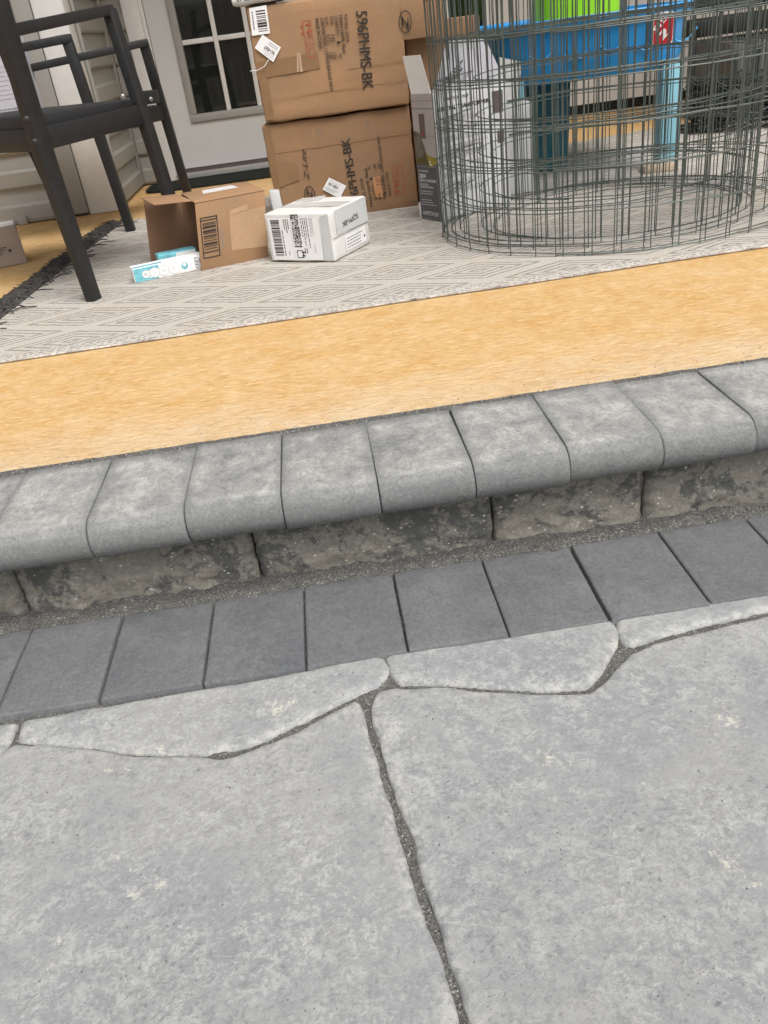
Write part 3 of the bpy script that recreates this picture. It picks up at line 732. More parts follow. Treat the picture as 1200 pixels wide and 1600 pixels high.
I.scribble(RPALE, (a[0] + 0.003, a[1] + (b[1] - a[1]) * .5), (0, (b[1] - a[1]) * .45), (0.022, 0), 3, 4)
I.text(RINK, 'T\u2191!', (a[0] + 0.019, a[1] + 0.004), (a[0] + 0.019, a[1] + 0.045), 0.014, 0.01)
for px, py in ((500, 205), (575, 192), (632, 182)):
    c = C(px, py); 
    for k in range(4): I.disc(GINK, (c[0] + random.uniform(-.008, .008), c[1] + random.uniform(-.01, .01)), 0.0022, 8)
I.build(low, 'printed_lettering')
T = Ink((0, YC * S, 0), (1, 0, 0), (0, 0, 1), (0, -1, 0), 0.0006)
strip(low, T, 'tape', TAPE, (xl + 0.004, 0.02), (xl + 0.028, 0.02), (xl + 0.028, zt - 0.015), (xl + 0.004, zt - 0.008))
strip(low, T, 'tape', TAPE, (xl + 0.028, C(425, 285)[1] - 0.02), C(468, 281), C(465, 258), (xl + 0.028, C(425, 258)[1] + 0.01))
strip(low, T, 'crease', CARD, (xl + 0.03, C(430, 240)[1]), (xr - 0.012, C(640, 209)[1] + 0.002), (xr - 0.012, C(640, 209)[1] + 0.004), (xl + 0.03, C(430, 240)[1] + 0.0025))
def hang_tag(parent, corners, off, seed):
    L_ = Ink((0, YC * S, 0), (1, 0, 0), (0, 0, 1), (0, -1, 0), off); K = [C(*c) for c in corners]
    tg = strip(parent, L_, 'tag', PAPER, *K)
    J = Ink((0, YC * S, 0), (1, 0, 0), (0, 0, 1), (0, -1, 0), off + 0.0005); a, b, c, d = map(Vector, K)
    u, v = b - a, d - a
    J.text(INK, '967-4069', a + u * .12 + v * .50, a + u * .66 + v * .50, v.length * .22, 0.006)
    J.scribble(GINK, a + u * .1 + v * .1, u * .8, v * .3, 3, seed, .3); J.scribble(FINK, a + u * .1 + v * .76, u * .7, v * .18, 2, seed + 1, .3)
    J.build(tg, 'printed_lettering')
hang_tag(low, [(504, 296), (531, 310), (541, 290), (514, 277)], 0.004, 3)
fl = MB(); fl.hexa([FY(404, 215, YC), FY(409, 215, YC), FY(432, 318, YC) , FY(424, 318, YC)] + [FY(406, 195, 5.5), FY(409, 194, 5.5), FY(424, 300, 5.5), FY(418, 300, 5.5)])
# upper carton
upc = thing('carton', 'upper brown carton with a white barcode sticker and downward lettering, open side flap', 'carton', V(0.2, YC, 0.578), 'brown cartons stacked by the door')
z0, z1 = 0.578 * S, 1.165 * S; xl2 = FY(399, 110, YC).x; xr2 = 0.640 * S
rounded((xl2, (YC - 0.03) * S, z0), (xr2 - xl2, 0, 0), (0.02, 0.40 * S, 0), (0, 0, z1 - z0), CARD, upc, 'box_body', 0.009, 0.0075, 8)
fy = (YC - 0.03) * S
fb = MB(); fb.obox((xr2 - 0.004, fy + 0.002, 0.905 * S), (0.235 * S, 0.012, 0), (0, 0.005, 0), (0, 0, z1 - 0.905 * S)); fb.build('flap', CARD, upc, False, 0.0015)
I = Ink((0, fy, 0), (1, 0, 0), (0, 0, 1), (0, -1, 0), 0.0016)
C = lambda px, py: I.uv(FY(px, py, YC - 0.03))
I.text(INK, '596PHMS-BK', C(556, 18), C(567, 140), 0.036, 0.008)
up_lines(I, [('P.O NO. 2273A', (537, 23), (541, 66)), ('FINISH NAME: Black', (529, 24), (536, 84)), ('QUANTITY:   1     PC', (522, 25), (529, 91)), ('N.W.    3.32     LBS', (515, 26), (521, 92)), ('G.W.    3.75     LBS', (507, 27), (515, 92)),
             ('CARTON MEAS. 12.99X10.83X10.63 INCH', (500, 28), (516, 142)), ('MADE IN CHINA', (492, 29), (499, 77))], INK, 0.0115)
zlogo(I, C(633, 34), 0.021, 0.032, -0.1, -1)
a, b = C(492, 89), C(478, 32)
I.frame(RINK, a[0] - 0.024, a[1], a[0] + 0.002, b[1], 0.0014)
I.scribble(RPALE, (a[0] - 0.004, (a[1] + b[1]) / 2), (0, (a[1] - b[1]) * .45), (-0.017, 0), 3, 14)
I.text(RINK, 'T\u2191!', (a[0] - 0.016, b[1] - 0.004), (a[0] - 0.016, b[1] - 0.045), 0.014, 0.01)
I.text(RINK, '\u2192\u2190', (a[0] - 0.032, b[1] - 0.004), (a[0] - 0.032, b[1] - 0.045), 0.008, 0.01)
I.build(upc, 'printed_lettering')
T = Ink((0, fy, 0), (1, 0, 0), (0, 0, 1), (0, -1, 0), 0.0009)
strip(upc, T, 'tape', TAPE, C(402, 124), C(500, 107), C(496, 82), C(398, 98))
strip(upc, T, 'tape', TAPE, (xl2 + 0.008, z0 + 0.012), (xl2 + 0.036, z0 + 0.012), (xl2 + 0.034, C(398, 124)[1]), (xl2 + 0.006, C(398, 124)[1]))
CT2 = plain('wrinkled_tape', (0.47, 0.33, 0.22), 0.3, 0.5, 0.1, 0.3, 60)
T2 = Ink((0, fy, 0), (1, 0, 0), (0, 0, 1), (0, -1, 0), 0.0015)
strip(upc, T2, 'wrinkle', CT2, C(464, 113), C(467, 112), C(466, 82), C(464, 82))
strip(upc, T2, 'wrinkle', CT2, C(469, 112), C(473, 112), C(469, 82), C(467, 82))
T3 = Ink((0, fy, 0), (1, 0, 0), (0, 0, 1), (0, -1, 0), 0.00135)
for yy in (0.80, 0.70): strip(upc, T3, 'crease', CARD2, (xl2 + 0.05 + (0.25 if yy > .75 else 0), yy * S), (xr2 - 0.01, yy * S + 0.003), (xr2 - 0.01, yy * S + 0.0045), (xl2 + 0.05 + (0.25 if yy > .75 else 0), yy * S + 0.0015))
L_ = Ink((0, fy, 0), (1, 0, 0), (0, 0, 1), (0, -1, 0), 0.0018)
bl_ = strip(upc, L_, 'barcode_label', PAPER, C(394, 56), C(422, 52), C(416, 8), C(389, 13))
J = Ink((0, fy, 0), (1, 0, 0), (0, 0, 1), (0, -1, 0), 0.0024)
a = Vector(C(399, 17)); J.barcode(INK, a, Vector(C(404, 50)) - a, Vector(C(414, 15)) - a, 20, 5)
J.scribble(GINK, Vector(C(392, 18)), Vector(C(396, 50)) - Vector(C(392, 18)), Vector((0.008, 0)), 1, 6, .5); J.build(bl_, 'printed_lettering')
C0 = C; C = lambda px, py: I.uv(FY(px, py, YC - 0.03)); YCs = YC
def hang_tag2(parent, corners, off, seed):
    L2 = Ink((0, fy, 0), (1, 0, 0), (0, 0, 1), (0, -1, 0), off); K = [C(*c) for c in corners]
    tg = strip(parent, L2, 'tag', PAPER, *K)
    J = Ink((0, fy, 0), (1, 0, 0), (0, 0, 1), (0, -1, 0), off + 0.0005); a, b, c, d = map(Vector, K); u, v = b - a, d - a
    J.text(INK, '967-4069', a + u * .12 + v * .42, a + u * .66 + v * .42, v.length * .24, 0.006)
    J.scribble(GINK, a + u * .1 + v * .1, u * .6, v * .24, 2, seed, .3); J.scribble(FINK, a + u * .1 + v * .72, u * .7, v * .22, 2, seed + 1, .3)
    J.build(tg, 'printed_lettering')
hang_tag2(upc, [(439, 74), (410, 54), (398, 75), (427, 97)], 0.005, 9)
st = MB(); st.tube([FY(420, 93, YC - 0.045), FY(413, 104, YC - 0.05), FY(402, 110, YC - 0.04), FY(391, 111, YC - 0.03)], 0.0011, 5); st.build('tag_string', PAPER, upc, True)
# third carton behind, to the right
third = thing('carton', 'plain brown carton standing behind the white-topped retail box', 'carton', V(0.85, 5.45, 0), 'brown cartons stacked by the door')
rounded(V(0.652, 5.42, 0.001 / S), V(0.44, 0, 0), V(0.02, 0.4, 0), V(0, 0, 0.98), CARD2, third, 'box_body', 0.006, 0.003, 12)
# white mailer on top
ml = thing('mailer', 'white padded mailer lying on top of the carton stack', 'mailer', V(0.0, YC - 0.05, 1.17))
p = FY(362, 13, YC - 0.04); q = FY(440, 2, YC - 0.04)
rounded((p.x, (YC - 0.05) * S, 1.168 * S), (q.x - p.x + 0.03, 0, 0.004), (0.02, 0.14, 0), (0, 0, 0.035), WCARD, ml, 'envelope', 0.013, 0.006, 5)
J = Ink((p.x, (YC - 0.05) * S, 1.168 * S), (1, 0, 0), (0, 0, 1), (0, -1, 0), 0.0012)
J.text(INK, '07 82-9', (0.02, 0.013), (0.075, 0.014), 0.010, 0.01); J.build(ml, 'printed_lettering')

# open brown carton lying on its side ---------------------------------
bl, br = G(315, 427), G(420, 405); ux = (br - bl); ux.z = 0; Wd = ux.length; ux.normalize(); uy = Vector((-ux.y, ux.x, 0)); h = 0.335 * S; dp = 0.225; t = 0.0035
GPAPER0 = plain('dull_paper_label', (0.60, 0.59, 0.58), 0.6, 0.3, 0.03, 0.08)
opn = thing('open_carton', 'open brown carton on its side with a black barcode, spilling a lamp box', 'carton', bl)
top = MB(); UZ = Vector((0, 0, 1)); UT = UZ + ux * 0.13
def wall(name, o, a, b, c, mat, bev=0.001):
    mb = MB(); mb.obox(o, a, b, c); return mb.build(name, mat, opn, False, bev)
wall('front_panel', bl + UZ * .001, ux * Wd, uy * t, UT * h, CARD)
wall('back_panel', bl + uy * dp + UZ * .001, ux * Wd, uy * t, UT * h, CARDIN)
wall('top_panel', bl + UT * (h + .002) + uy * 0.0, ux * Wd, uy * (dp + t), UZ * t, CARD)
wall('bottom_panel', bl + uy * t + UZ * .0012, ux * Wd, uy * (dp - t), UZ * t, CARDIN)
wall('end_panel', bl + ux * (Wd - t) + uy * (t + .0005) + UZ * .005, ux * t, uy * (dp - t - .001), UT * (h - .006), CARDIN)
fl_d = (G(243, 412) - (bl + uy * dp)); fl_d.z = 0
fw = fl_d.normalized() * 0.122
wall('flap', bl + uy * (dp + .001) + UZ * .0015, fw, uy * t, UT * (h - .002), CARDIN)
f2 = -ux * 0.108 + UZ * 0.004 + uy * 0.03
wall('flap', bl + UT * (h + .0025) + uy * 0.045, f2, uy * (dp * 0.8) - ux * 0.015, UZ * t, CARD)
wall('flap', bl + uy * 0.002 + UZ * .0012 - ux * 0.001 - uy * 0.012, ux * 0.17, uy * 0.02 , UZ * 0.0045, CARDIN)
I = Ink(bl + UZ * .001, ux, UT, -uy, 0.0012); C = lambda px, py: I.uv(FY(px, py, 4.46))
b0_, b1_ = (0.008, h - 0.155), (0.062, h - 0.037)
I.frame(INK, 0.010, h * .20, 0.062, h * .80, 0.003)
I.barcode(INK, (0.016, h * .33), (0, h * .42), (0.040, 0), 24, 3)
I.rect(INK, 0.013, h * .28, 0.059, h * .295); I.rect(INK, 0.013, h * .745, 0.059, h * .76)
I.scribble(GINK, (0.070, h * .6), (0, -h * .3), (0.005, 0), 1, 2, .5)
I.build(opn, 'printed_lettering')
T = Ink(bl + UZ * .001, ux, UT, -uy, 0.0009)
strip(opn, T, 'tape', KTAPE, (0.098, h * .24), (Wd - .002, h * .20), (Wd - .002, h * .80), (0.098, h * .76))
strip(opn, T, 'tape', KTAPE, (0.098, h * .761), (0.155, h * .79), (0.155, h * .87), (0.103, h * .83))
TP = Ink(bl + UT * (h + .002 + t), ux, uy, UZ, 0.0009)
strip(opn, TP, 'paper_label', GPAPER0, (0.05, 0.13), (0.16, 0.13), (0.155, 0.2), (0.06, 0.2))
# narrow white packet behind it
pk = MB(); pk.hexa([V(-0.225, 4.86, 0.002), V(-0.165, 4.86, .002), V(-0.165, 4.93, .002), V(-0.225, 4.93, .002)] + [V(-0.235, 4.88, 0.285), V(-0.18, 4.88, .28), V(-0.18, 4.94, .28), V(-0.235, 4.94, .285)])
tag(pk.build('packet', CLEAR, None, False, 0.003), 'narrow whitish packet standing between the open carton and the stacked cartons', 'packet')

# lamp box (white and aqua) ------------------------------------------
la, lb = G(213, 447), G(322, 423); ux = (lb - la); ux.z = 0; Ln = ux.length; ux.normalize(); uy = Vector((-ux.y, ux.x, 0)); lh = 0.042
led = thing('lamp_box', 'slim white and aqua lamp box sticking out of the open carton', 'box', la)
rounded(la + UZ * .0075, ux * Ln, uy * 0.05, UZ * lh, PAPER, led, 'box_body', 0.0015, 0.0005, 2, 4)
I = Ink(la + UZ * .0075, ux, UZ, -uy, 0.0006)
I.rect(AQUA, 0.002, 0.002, 0.045, lh - .002); I.rect(AQUA, 0.045, lh * .72, Ln * .36, lh - .002); I.rect(AQUA, 0.045, 0.002, Ln * .33, lh * .16)
I.build(led, 'printed_panel')
I2 = Ink(la + UZ * .0075, ux, UZ, -uy, 0.0010)
for k, (u, r) in enumerate(((0.036, .0115), (0.062, .0145), (0.090, .0145), (0.122, .017))):
    I2.disc(PAPER, (u, lh * .48), r); 
I2.build(led, 'printed_disc')
I3 = Ink(la + UZ * .0075, ux, UZ, -uy, 0.0014)
for k, (u, r) in enumerate(((0.036, .0115), (0.062, .0145), (0.090, .0145), (0.122, .017))):
    I3.ring(FINK, (u, lh * .48), r, r, .001); I3.scribble(GINK if k == 0 else FINK, (u - r * .5, lh * .48 - r * .4), (r * 1.0, 0), (0, r * .8), 3, k, .4)
I3.disc(AQUA, (0.153, lh * .5), .010); I3.text(GINK, 'LED', (0.185, lh * .9), (0.185, lh * .12), 0.010, .005); I3.scribble(GINK, (0.198, lh * .85), (0, -lh * .5), (.004, 0), 1, 8, .7)
I3.build(led, 'printed_lettering')
I4 = Ink(la + UZ * .0075, ux, UZ, -uy, 0.0017); I4.disc(PAPER, (0.153, lh * .58), .005); I4.build(led, 'printed_lettering')
I = Ink(la + UZ * (.0075 + lh), ux, uy, UZ, 0.0004); I.rect(AQUA, .002, .002, Ln * .42, 0.02); I.build(led, 'printed_panel')
led2 = thing('lamp_box', 'second aqua lamp box lying inside the open carton', 'box', la + uy * 0.08)
rounded(la + ux * .095 + uy * .09 + UZ * .0075, ux * .12, uy * .05, UZ * .046, AQUA, led2, 'box_body', 0.0015, 0.0005, 7, 4)
I = Ink(la + ux * .095 + uy * .09 + UZ * .0075, ux, UZ, -uy, 0.0006)
I.rect(PAPER, .055, .03, .115, .044); I.scribble(PAPER, (.006, .008), (.05, 0), (0, .02), 3, 9, .5); I.build(led2, 'printed_panel')

# white parcel --------------------------------------------------------
a, b, c = G(425, 413), G(525, 414), G(585, 383); ux = b - a; ux.z = 0; Wl = ux.length; ux.normalize(); uy = Vector((-ux.y, ux.x, 0)); Dp = (c - b).length * 1.0; Hh = 0.238 * S
par = thing('parcel', 'white taped parcel with a shipping label standing on the rug', 'parcel', a)
rounded(a + UZ * .008, ux * Wl, uy * Dp, UZ * Hh, WCARD, par, 'box_body', 0.005, 0.003, 21)
F = Ink(a + UZ * .008, ux, UZ, -uy, 0.0009)
sl_ = strip(par, F, 'shipping_label', PAPER, (0.012, 0.006), (Wl * .83, 0.006), (Wl * .83, Hh - .012), (0.012, Hh - .012))
strip(par, F, 'tape', CLEAR, (Wl * .85, 0.006), (Wl - .004, 0.006), (Wl - .004, Hh * .96), (Wl * .87, Hh * .93))
J = Ink(a + UZ * .008, ux, UZ, -uy, 0.0015)
J.barcode(INK, (0.022, 0.018), (0, Hh * .78), (0.030, 0), 46, 4); J.scribble(INK, (.056, .018), (0, Hh * .8), (.004, 0), 1, 1, .6)
J.scribble(INK, (.066, Hh * .88), (0, -Hh * .3), (.020, 0), 3, 21, .4); J.scribble(INK, (.070, .03), (0, -.015), (.004, 0), 1, 3, .6)
r = random.Random(5); u0, v0, wq, hq = .094, .046, .026, Hh * .62
J.new('label_code'); J.hold = True
for i in range(10):
    for j in range(48):
        if r.random() < .5: J.rect(INK, u0 + wq * i / 10, v0 + hq * j / 48, u0 + wq * (i + 1) / 10, v0 + hq * (j + 1) / 48)
J.rect(INK, u0, v0 + hq, u0 + wq, v0 + hq + .003); J.rect(INK, u0, v0 - .003, u0 + wq, v0)
J.hold = False
J.frame(INK, u0 + .004, .012, u0 + .026, .034, .0022); J.text(INK, 'H', (u0 + .021, .029), (u0 + .021, .017), .011, .02)
J.scribble(INK, (.125, Hh * .9), (0, -Hh * .62), (.026, 0), 4, 31, .35); J.scribble(INK, (.125, .04), (0, -.025), (.014, 0), 2, 32, .4)
J.scribble(GINK, (.155, Hh * .9), (0, -Hh * .45), (.012, 0), 3, 33, .3); J.scribble(FINK, (.160, .05), (0, -.03), (.008, 0), 1, 34, .4)
J.rect(FINK, .090, .01, .0908, Hh - .02)
J.build(sl_, 'printed_lettering')
Rr = Ink(a + ux * Wl + UZ * .008, uy, UZ, ux, 0.0009)
strip(par, Rr, 'tape', CLEAR, (0.03, Hh * .50), (Dp - .003, Hh * .47), (Dp - .003, Hh * .985), (0.03, Hh * .985))
R2 = Ink(a + ux * Wl + UZ * .008, uy, UZ, ux, 0.0016)
strip(par, R2, 'sticker', PAPER, (.068, Hh * .10), (Dp * .87, Hh * .10), (Dp * .87, Hh * .40), (.068, Hh * .40))
R3 = Ink(a + ux * Wl + UZ * .008, uy, UZ, ux, 0.0022)
R3.text(INK, 'SQPM-BK', (Dp * .72, Hh * .74), (.062, Hh * .70), .015, .0); R3.scribble(GINK, (.075, Hh * .13), (Dp * .5, 0), (0, Hh * .25), 4, 41, .35)
R3.poly(INK, [(Dp * .80, Hh * .2), (Dp * .85, Hh * .2), (Dp * .825, Hh * .27)])
R3.build(par, 'printed_lettering')
sm = MB(); sm.obox(a + ux * Wl + UZ * (.008 + Hh * .455) + uy * .006, ux * .0008, uy * (Dp - .012), UZ * .0015); sm.build('seam', GINK, par)
TP = Ink(a + UZ * (.008 + Hh), ux, uy, UZ, .0008)
strip(par, TP, 'tape', CLEAR, (.01, Dp * .35), (Wl - .008, Dp * .35), (Wl - .008, Dp * .65), (.01, Dp * .65))
lift = MB(); lift.hexa([TP.P(.02, Dp * .6), TP.P(.09, Dp * .75), TP.P(.09, Dp * .95), TP.P(.02, Dp * .8)] + [x + UZ * q for x, q in zip((TP.P(.02, Dp * .6), TP.P(.09, Dp * .75), TP.P(.09, Dp * .95), TP.P(.02, Dp * .8)), (.002, .004, .006, .003))]); lift.build('lifted_tape', CLEAR, par)

# grey-brown box far left ---------------------------------------------
a = V(-2.22, 5.20, 0); b = G(44, 411)
tb = thing('small_carton', 'grey-brown taped carton on the bare yellow concrete by the siding', 'carton', a)
xv = (b - a); xv.z = 0; th = FY(24, 350, 5.37).z
rounded(a, xv, Vector((-xv.y, xv.x, 0)).normalized() * .15, UZ * th, TAN, tb, 'box_body', .004, .002, 31)
u_ = xv.normalized(); I = Ink(a, u_, UZ, Vector((u_.y, -u_.x, 0)), .0009); Lx = xv.length
strip(tb, I, 'sticker', TAN, (Lx - .13, .035), (Lx - .035, .035), (Lx - .035, .075), (Lx - .13, .075))
I = Ink(a, u_, UZ, Vector((u_.y, -u_.x, 0)), .0016); I.scribble(INK, (Lx - .12, .042), (.075, 0), (0, .028), 4, 3, .4); I.poly(INK, [(Lx - .045, .045), (Lx - .038, .057), (Lx - .052, .057)]); I.build(tb, 'printed_lettering')
T = Ink(a + UZ * th, u_, Vector((-u_.y, u_.x, 0)), UZ, .0008); strip(tb, T, 'tape', PAPER, (.01, .004), (Lx - .004, .004), (Lx - .004, .11), (.01, .11))

# transformer retail box ----------------------------------------------
a = G(659, 345); b = G(690, 350); c2 = V(1.19, 4.97, 0)
ux = (b - a); ux.z = 0; Wn = 0.112; ux.normalize(); uy = Vector((-ux.y, ux.x, 0)); Ht = .645 * S; Db = 0.30
GPAPER = plain('dull_retail_card', (0.66, 0.66, 0.665), 0.5, 0.3, 0.03, 0.08)
trb = thing('retail_box', 'narrow retail box, dark lower half and white top flap raised, by the wire roll', 'box', a)
rounded(a + UZ * .008, ux * Wn, uy * Db, UZ * Ht, GPAPER, trb, 'box_body', .002, .001, 41, 6)
I = Ink(a + UZ * .008, ux, UZ, -uy, .0006)
I.rect(SLATE, .002, .002, Wn - .002, Ht * .47); I.rect(PGREY, .002, Ht * .47, Wn - .002, Ht - .001); I.build(trb, 'printed_panel')
I = Ink(a + UZ * .008, ux, UZ, -uy, .0010)
I.rect(PDARK, Wn * .30, Ht * .66, Wn * .56, Ht * .85); I.poly(PROCK, [(.002, Ht * .46), (Wn * .6, Ht * .45), (Wn * .45, Ht * .60), (Wn * .28, Ht * .70), (.002, Ht * .72)])
I.poly(PMOSS, [(.002, Ht * .47), (.002, Ht * .50), (Wn * .3, Ht * .51), (Wn * .45, Ht * .55), (Wn * .6, Ht * .53), (Wn - .002, Ht * .51), (Wn - .002, Ht * .47), (Wn * .7, Ht * .435), (Wn * .5, Ht * .455)])
I.rect(PDARK, .002, Ht * .885, Wn - .002, Ht * .89); I.rect(PDARK, .002, Ht * .945, Wn - .002, Ht * .948); I.rect(PDARK, Wn * .55, Ht * .68, Wn - .002, Ht * .682)
I.build(trb, 'printed_photo')
I = Ink(a + UZ * .008, ux, UZ, -uy, .0014)
I.disc(RED, (Wn * .44, Ht * .70), .004); I.rect(PAPER, Wn * .62, Ht * .455, Wn * .75, Ht * .463); I.rect(PAPER, Wn * .62, Ht * .475, Wn * .70, Ht * .484)
for st_, z_, w_, h_ in (('LOW VOLTAGE', .395, .42, .006), ('200W', .345, .32, .013), ('DIGITAL TRANSFORMER', .315, .78, .0085), ('FOR OUTDOOR', .285, .4, .006), ('LANDSCAPE LIGHTING', .265, .62, .006)):
    I.text(PAPER, st_, (Wn * .1, Ht * z_), (Wn * (.1 + w_), Ht * z_), h_, .01)
I.scribble(FINK, (Wn * .1, Ht * .21), (Wn * .78, 0), (0, Ht * .04), 2, 51, .35); I.scribble(FINK, (Wn * .1, Ht * .12), (Wn * .72, 0), (0, Ht * .06), 3, 52, .3)
I.text(PAPER, 'HAMPTON BAY', (Wn * .12, Ht * .035), (Wn * .88, Ht * .035), .014, .0)
I.frame(FINK, .006, .006, Wn - .006, Ht * .44, .0007); I.build(trb, 'printed_lettering')
SR = Ink(a + ux * Wn + UZ * .008, uy, UZ, ux, .0008)
SR.text(INK, 'LOW VOLTAGE', (.04, Ht * .93), (.14, Ht * .93), .008, .01); SR.text(INK, 'DIGITAL TRANSFORMER', (.02, Ht * .855), (.22, Ht * .855), .012, .02)
for k in range(9): SR.scribble(GINK, (.02, Ht * (.76 - k * .07)), (.2, 0), (0, Ht * .045), 3, 60 + k, .3)
SR.rect(PDARK, .235, Ht * .76, .28, Ht * .93); SR.rect(PDARK, .25, Ht * .52, .28, Ht * .62); SR.frame(GINK, .005, .005, Db - .005, Ht - .006, .001); SR.frame(PDARK, .10, Ht * .52, .18, Ht * .56, .002); SR.build(trb, 'printed_lettering')
# raised flaps
tl = a + UZ * (.008 + Ht)
fw_ = MB(); p0, p1 = tl + ux * .004, tl + ux * (Wn - .008); up = UZ * .105 - uy * 0.01 - ux * .012
fw_.hexa([p0, p1, p1 + uy * .0015, p0 + uy * .0015, p0 + up, p1 + up - ux * .012, p1 + up - ux * .012 + uy * .0015, p0 + up + uy * .0015]); fw_.build('flap', PAPER, trb)
lv = MB(); q0, q1 = tl + ux * Wn + uy * .004, tl + ux * Wn + uy * (Db - .01); up = UZ * .13 - ux * .03
lv.hexa([q0, q0 - ux * .0015, q1 - ux * .0015, q1, q0 + up + uy * .09, q0 + up + uy * .09 - ux * .0015, q1 + up - ux * .0015 - uy * .05, q1 + up - uy * .05]); lvo = lv.build('flap', LAV, trb)
J = Ink(q0 + UZ * .005, uy, (up).normalized(), ux, .004); J.scribble(INK, (.06, .01), (.09, .05), (-.01, .02), 3, 71, .5); J.disc(GINK, (.05, .03), .004); J.build(trb, 'printed_lettering')
wp = MB(); wp.obox(a - ux * .014 + uy * .004 + UZ * .0072, ux * .012, uy * .25, UZ * .05); wp.build('tray_end', PAPER, trb, False, .001)
# second retail box behind
rb = thing('retail_box', 'plain white retail box with an open dark-lined flap behind the printed one', 'box', V(1.12, 5.28, 0))
rounded(V(1.08, 5.24, .012), V(.26, .03, 0), V(-.02, .3, 0), V(0, 0, .50), GPAPER, rb, 'box_body', .002, .001, 44, 6)
fb = MB(); p0 = V(1.10, 5.25, .52); fb.hexa([p0, p0 + V(.16, .02, 0), p0 + V(.16, .03, 0), p0 + V(0, .01, 0), p0 + V(.06, 0, .24), p0 + V(.19, .02, .2), p0 + V(.19, .03, .2), p0 + V(.06, .01, .24)]); fb.build('flap', PAPER, rb)
fb = MB(); p0 = V(1.03, 5.26, .50); fb.hexa([p0, p0 + V(.08, .0, 0), p0 + V(.08, .01, 0), p0 + V(0, .01, 0), p0 + V(.06, 0, .2), p0 + V(.12, .0, .2), p0 + V(.12, .01, .2), p0 + V(.06, .01, .2)]); fb.build('flap', SLATE, rb)
# ------------------------------------------------------------------ chairs
def chair(label, RR, RF, LF, RL, rail, seat, arms, tops, legw, group='black metal patio chairs', armback=None):
    """RR.. = foot points (metres) of the near-rear, near-front, far-front, far-rear legs."""
    t = thing('patio_chair', label, 'chair', RR if tops['RR'] else LF, group)
    side = (RF - RR).normalized(); wdir = (RL - RR).normalized()
    def leg(foot, top, w0, w1, w2, mid=None):
        mb = MB(); mid = mid if mid is not None else foot.lerp(top, .55)
        mb.bar([foot, foot.lerp(mid, .5), mid, mid.lerp(top, .5), top], [w0, (w0 + w1) / 2, w1, (w1 + w2) / 2, w2], [w0 * .8, w0 * .8, w0 * .85, w0 * .8, w0 * .8], side)
        return mb.build('leg', BLACKM, t, False, .002)
    for k, f in (('RR', RR), ('RF', RF), ('LF', LF), ('RL', RL)): 
        if tops.get(k) is not None:
            w0, w1, w2 = legw[k]; leg(f, tops[k], w0, w1, w2, tops.get(k + 'm'))
    def at(k, foot, z):                                   # point of leg k at height z
        tp = tops[k]; m = tops.get(k + 'm')
        if m is not None and z <= m.z: return foot.lerp(m, z / m.z)
        if m is not None: return m.lerp(tp, (z - m.z) / (tp.z - m.z))
        return foot.lerp(tp, z / tp.z)
    feet = dict(RR=RR, RF=RF, LF=LF, RL=RL)
    for p, q in (('RR', 'RF'), ('RF', 'LF'), ('LF', 'RL'), ('RL', 'RR')):
        mb = MB(); a_, b_ = at(p, feet[p], rail), at(q, feet[q], rail); d = (b_ - a_).normalized()
        mb.bar([a_ + d * .012, b_ - d * .012], [.054, .054], [.020, .020], (0, 0, 1)); mb.build('rail', BLACKM, t, False, .002)
    sp = [at(k, feet[k], seat) for k in ('RR', 'RF', 'LF', 'RL')]; cen = sum(sp, Vector()) / 4
    sp = [cen + (p - cen) * .98 for p in sp]
    mb = MB(); mb.hexa([p - UZ * .046 for p in sp] + [sp[0], sp[1] - UZ * .012, sp[2] - UZ * .012, sp[3]]); mb.build('seat', SLING, t, False, .009)
    for (p0, p1) in arms:
        p1 = p1 + (p1 - p0).normalized() * .014; mb = MB(); mb.bar([p0, p0.lerp(p1, .5), p0.lerp(p1, .95), p1], [.034, .034, .034, .032], [.027, .027, .027, .024], (p1 - p0).cross(UZ)); mb.build('armrest', BLACKM, t, False, .0025)
    return t, at, feet
def bolts(t, pts, axis):
    for p in pts:
        mb = MB(); mb.lathe(p, [(.0095, 0), (.0095, .004), (.007, .007), (.003, .008)], 12, axis); mb.build('bolt', BLACKM, t, True)
RRf = G(147, 469, .006); RFf = G(294, 400, .006); LFf = G(127, 391, 0); RLf = RRf + (LFf - RFf)
RLf.z = 0
RRm = FY(62, 222, 4.17); RRt = FY(-25, -70, 4.05)
RFt = FY(170, 14, 4.95)
RFf.z = .006
dLF = RFt - RFf
ch1, at, feet = chair('black armchair with its bolted tapered rear leg standing on the rug', RRf, RFf, LFf, RLf, .735 * S, .835 * S,
    [(FY(8, 50, 4.14), FY(168, 16, 4.95)), (RLf + (FY(8, 50, 4.14) - RRf) + Vector((-.02, 0, 0)), LFf + dLF)],
    dict(RR=RRt, RRm=RRm, RF=RFt, LF=LFf + dLF + Vector((-.01, 0, .0)), RL=RLf + (RRt - RRf), RLm=RLf + (RRm - RRf)),
    dict(RR=(.036, .052, .044), RF=(.036, .037, .034), LF=(.028, .030, .026), RL=(.036, .052, .044)))
vd = Vector((0, -1, 0))
bolts(ch1, [FY(42, 187, 4.07), FY(55, 222, 4.07)], (0.2, -1, 0))
mb = MB(); mb.lathe(FY(192, 151, 4.80), [(.007, 0), (.007, .004), (.003, .006)], 10, (0.3, -1, 0)); mb.build('bolt', BOLT, ch1, True)
mb = MB(); mb.lathe(FY(219, 193, 4.90), [(.007, 0), (.007, .004), (.003, .006)], 10, (0.3, -1, 0)); mb.build('bolt', BLACKM, ch1, True)

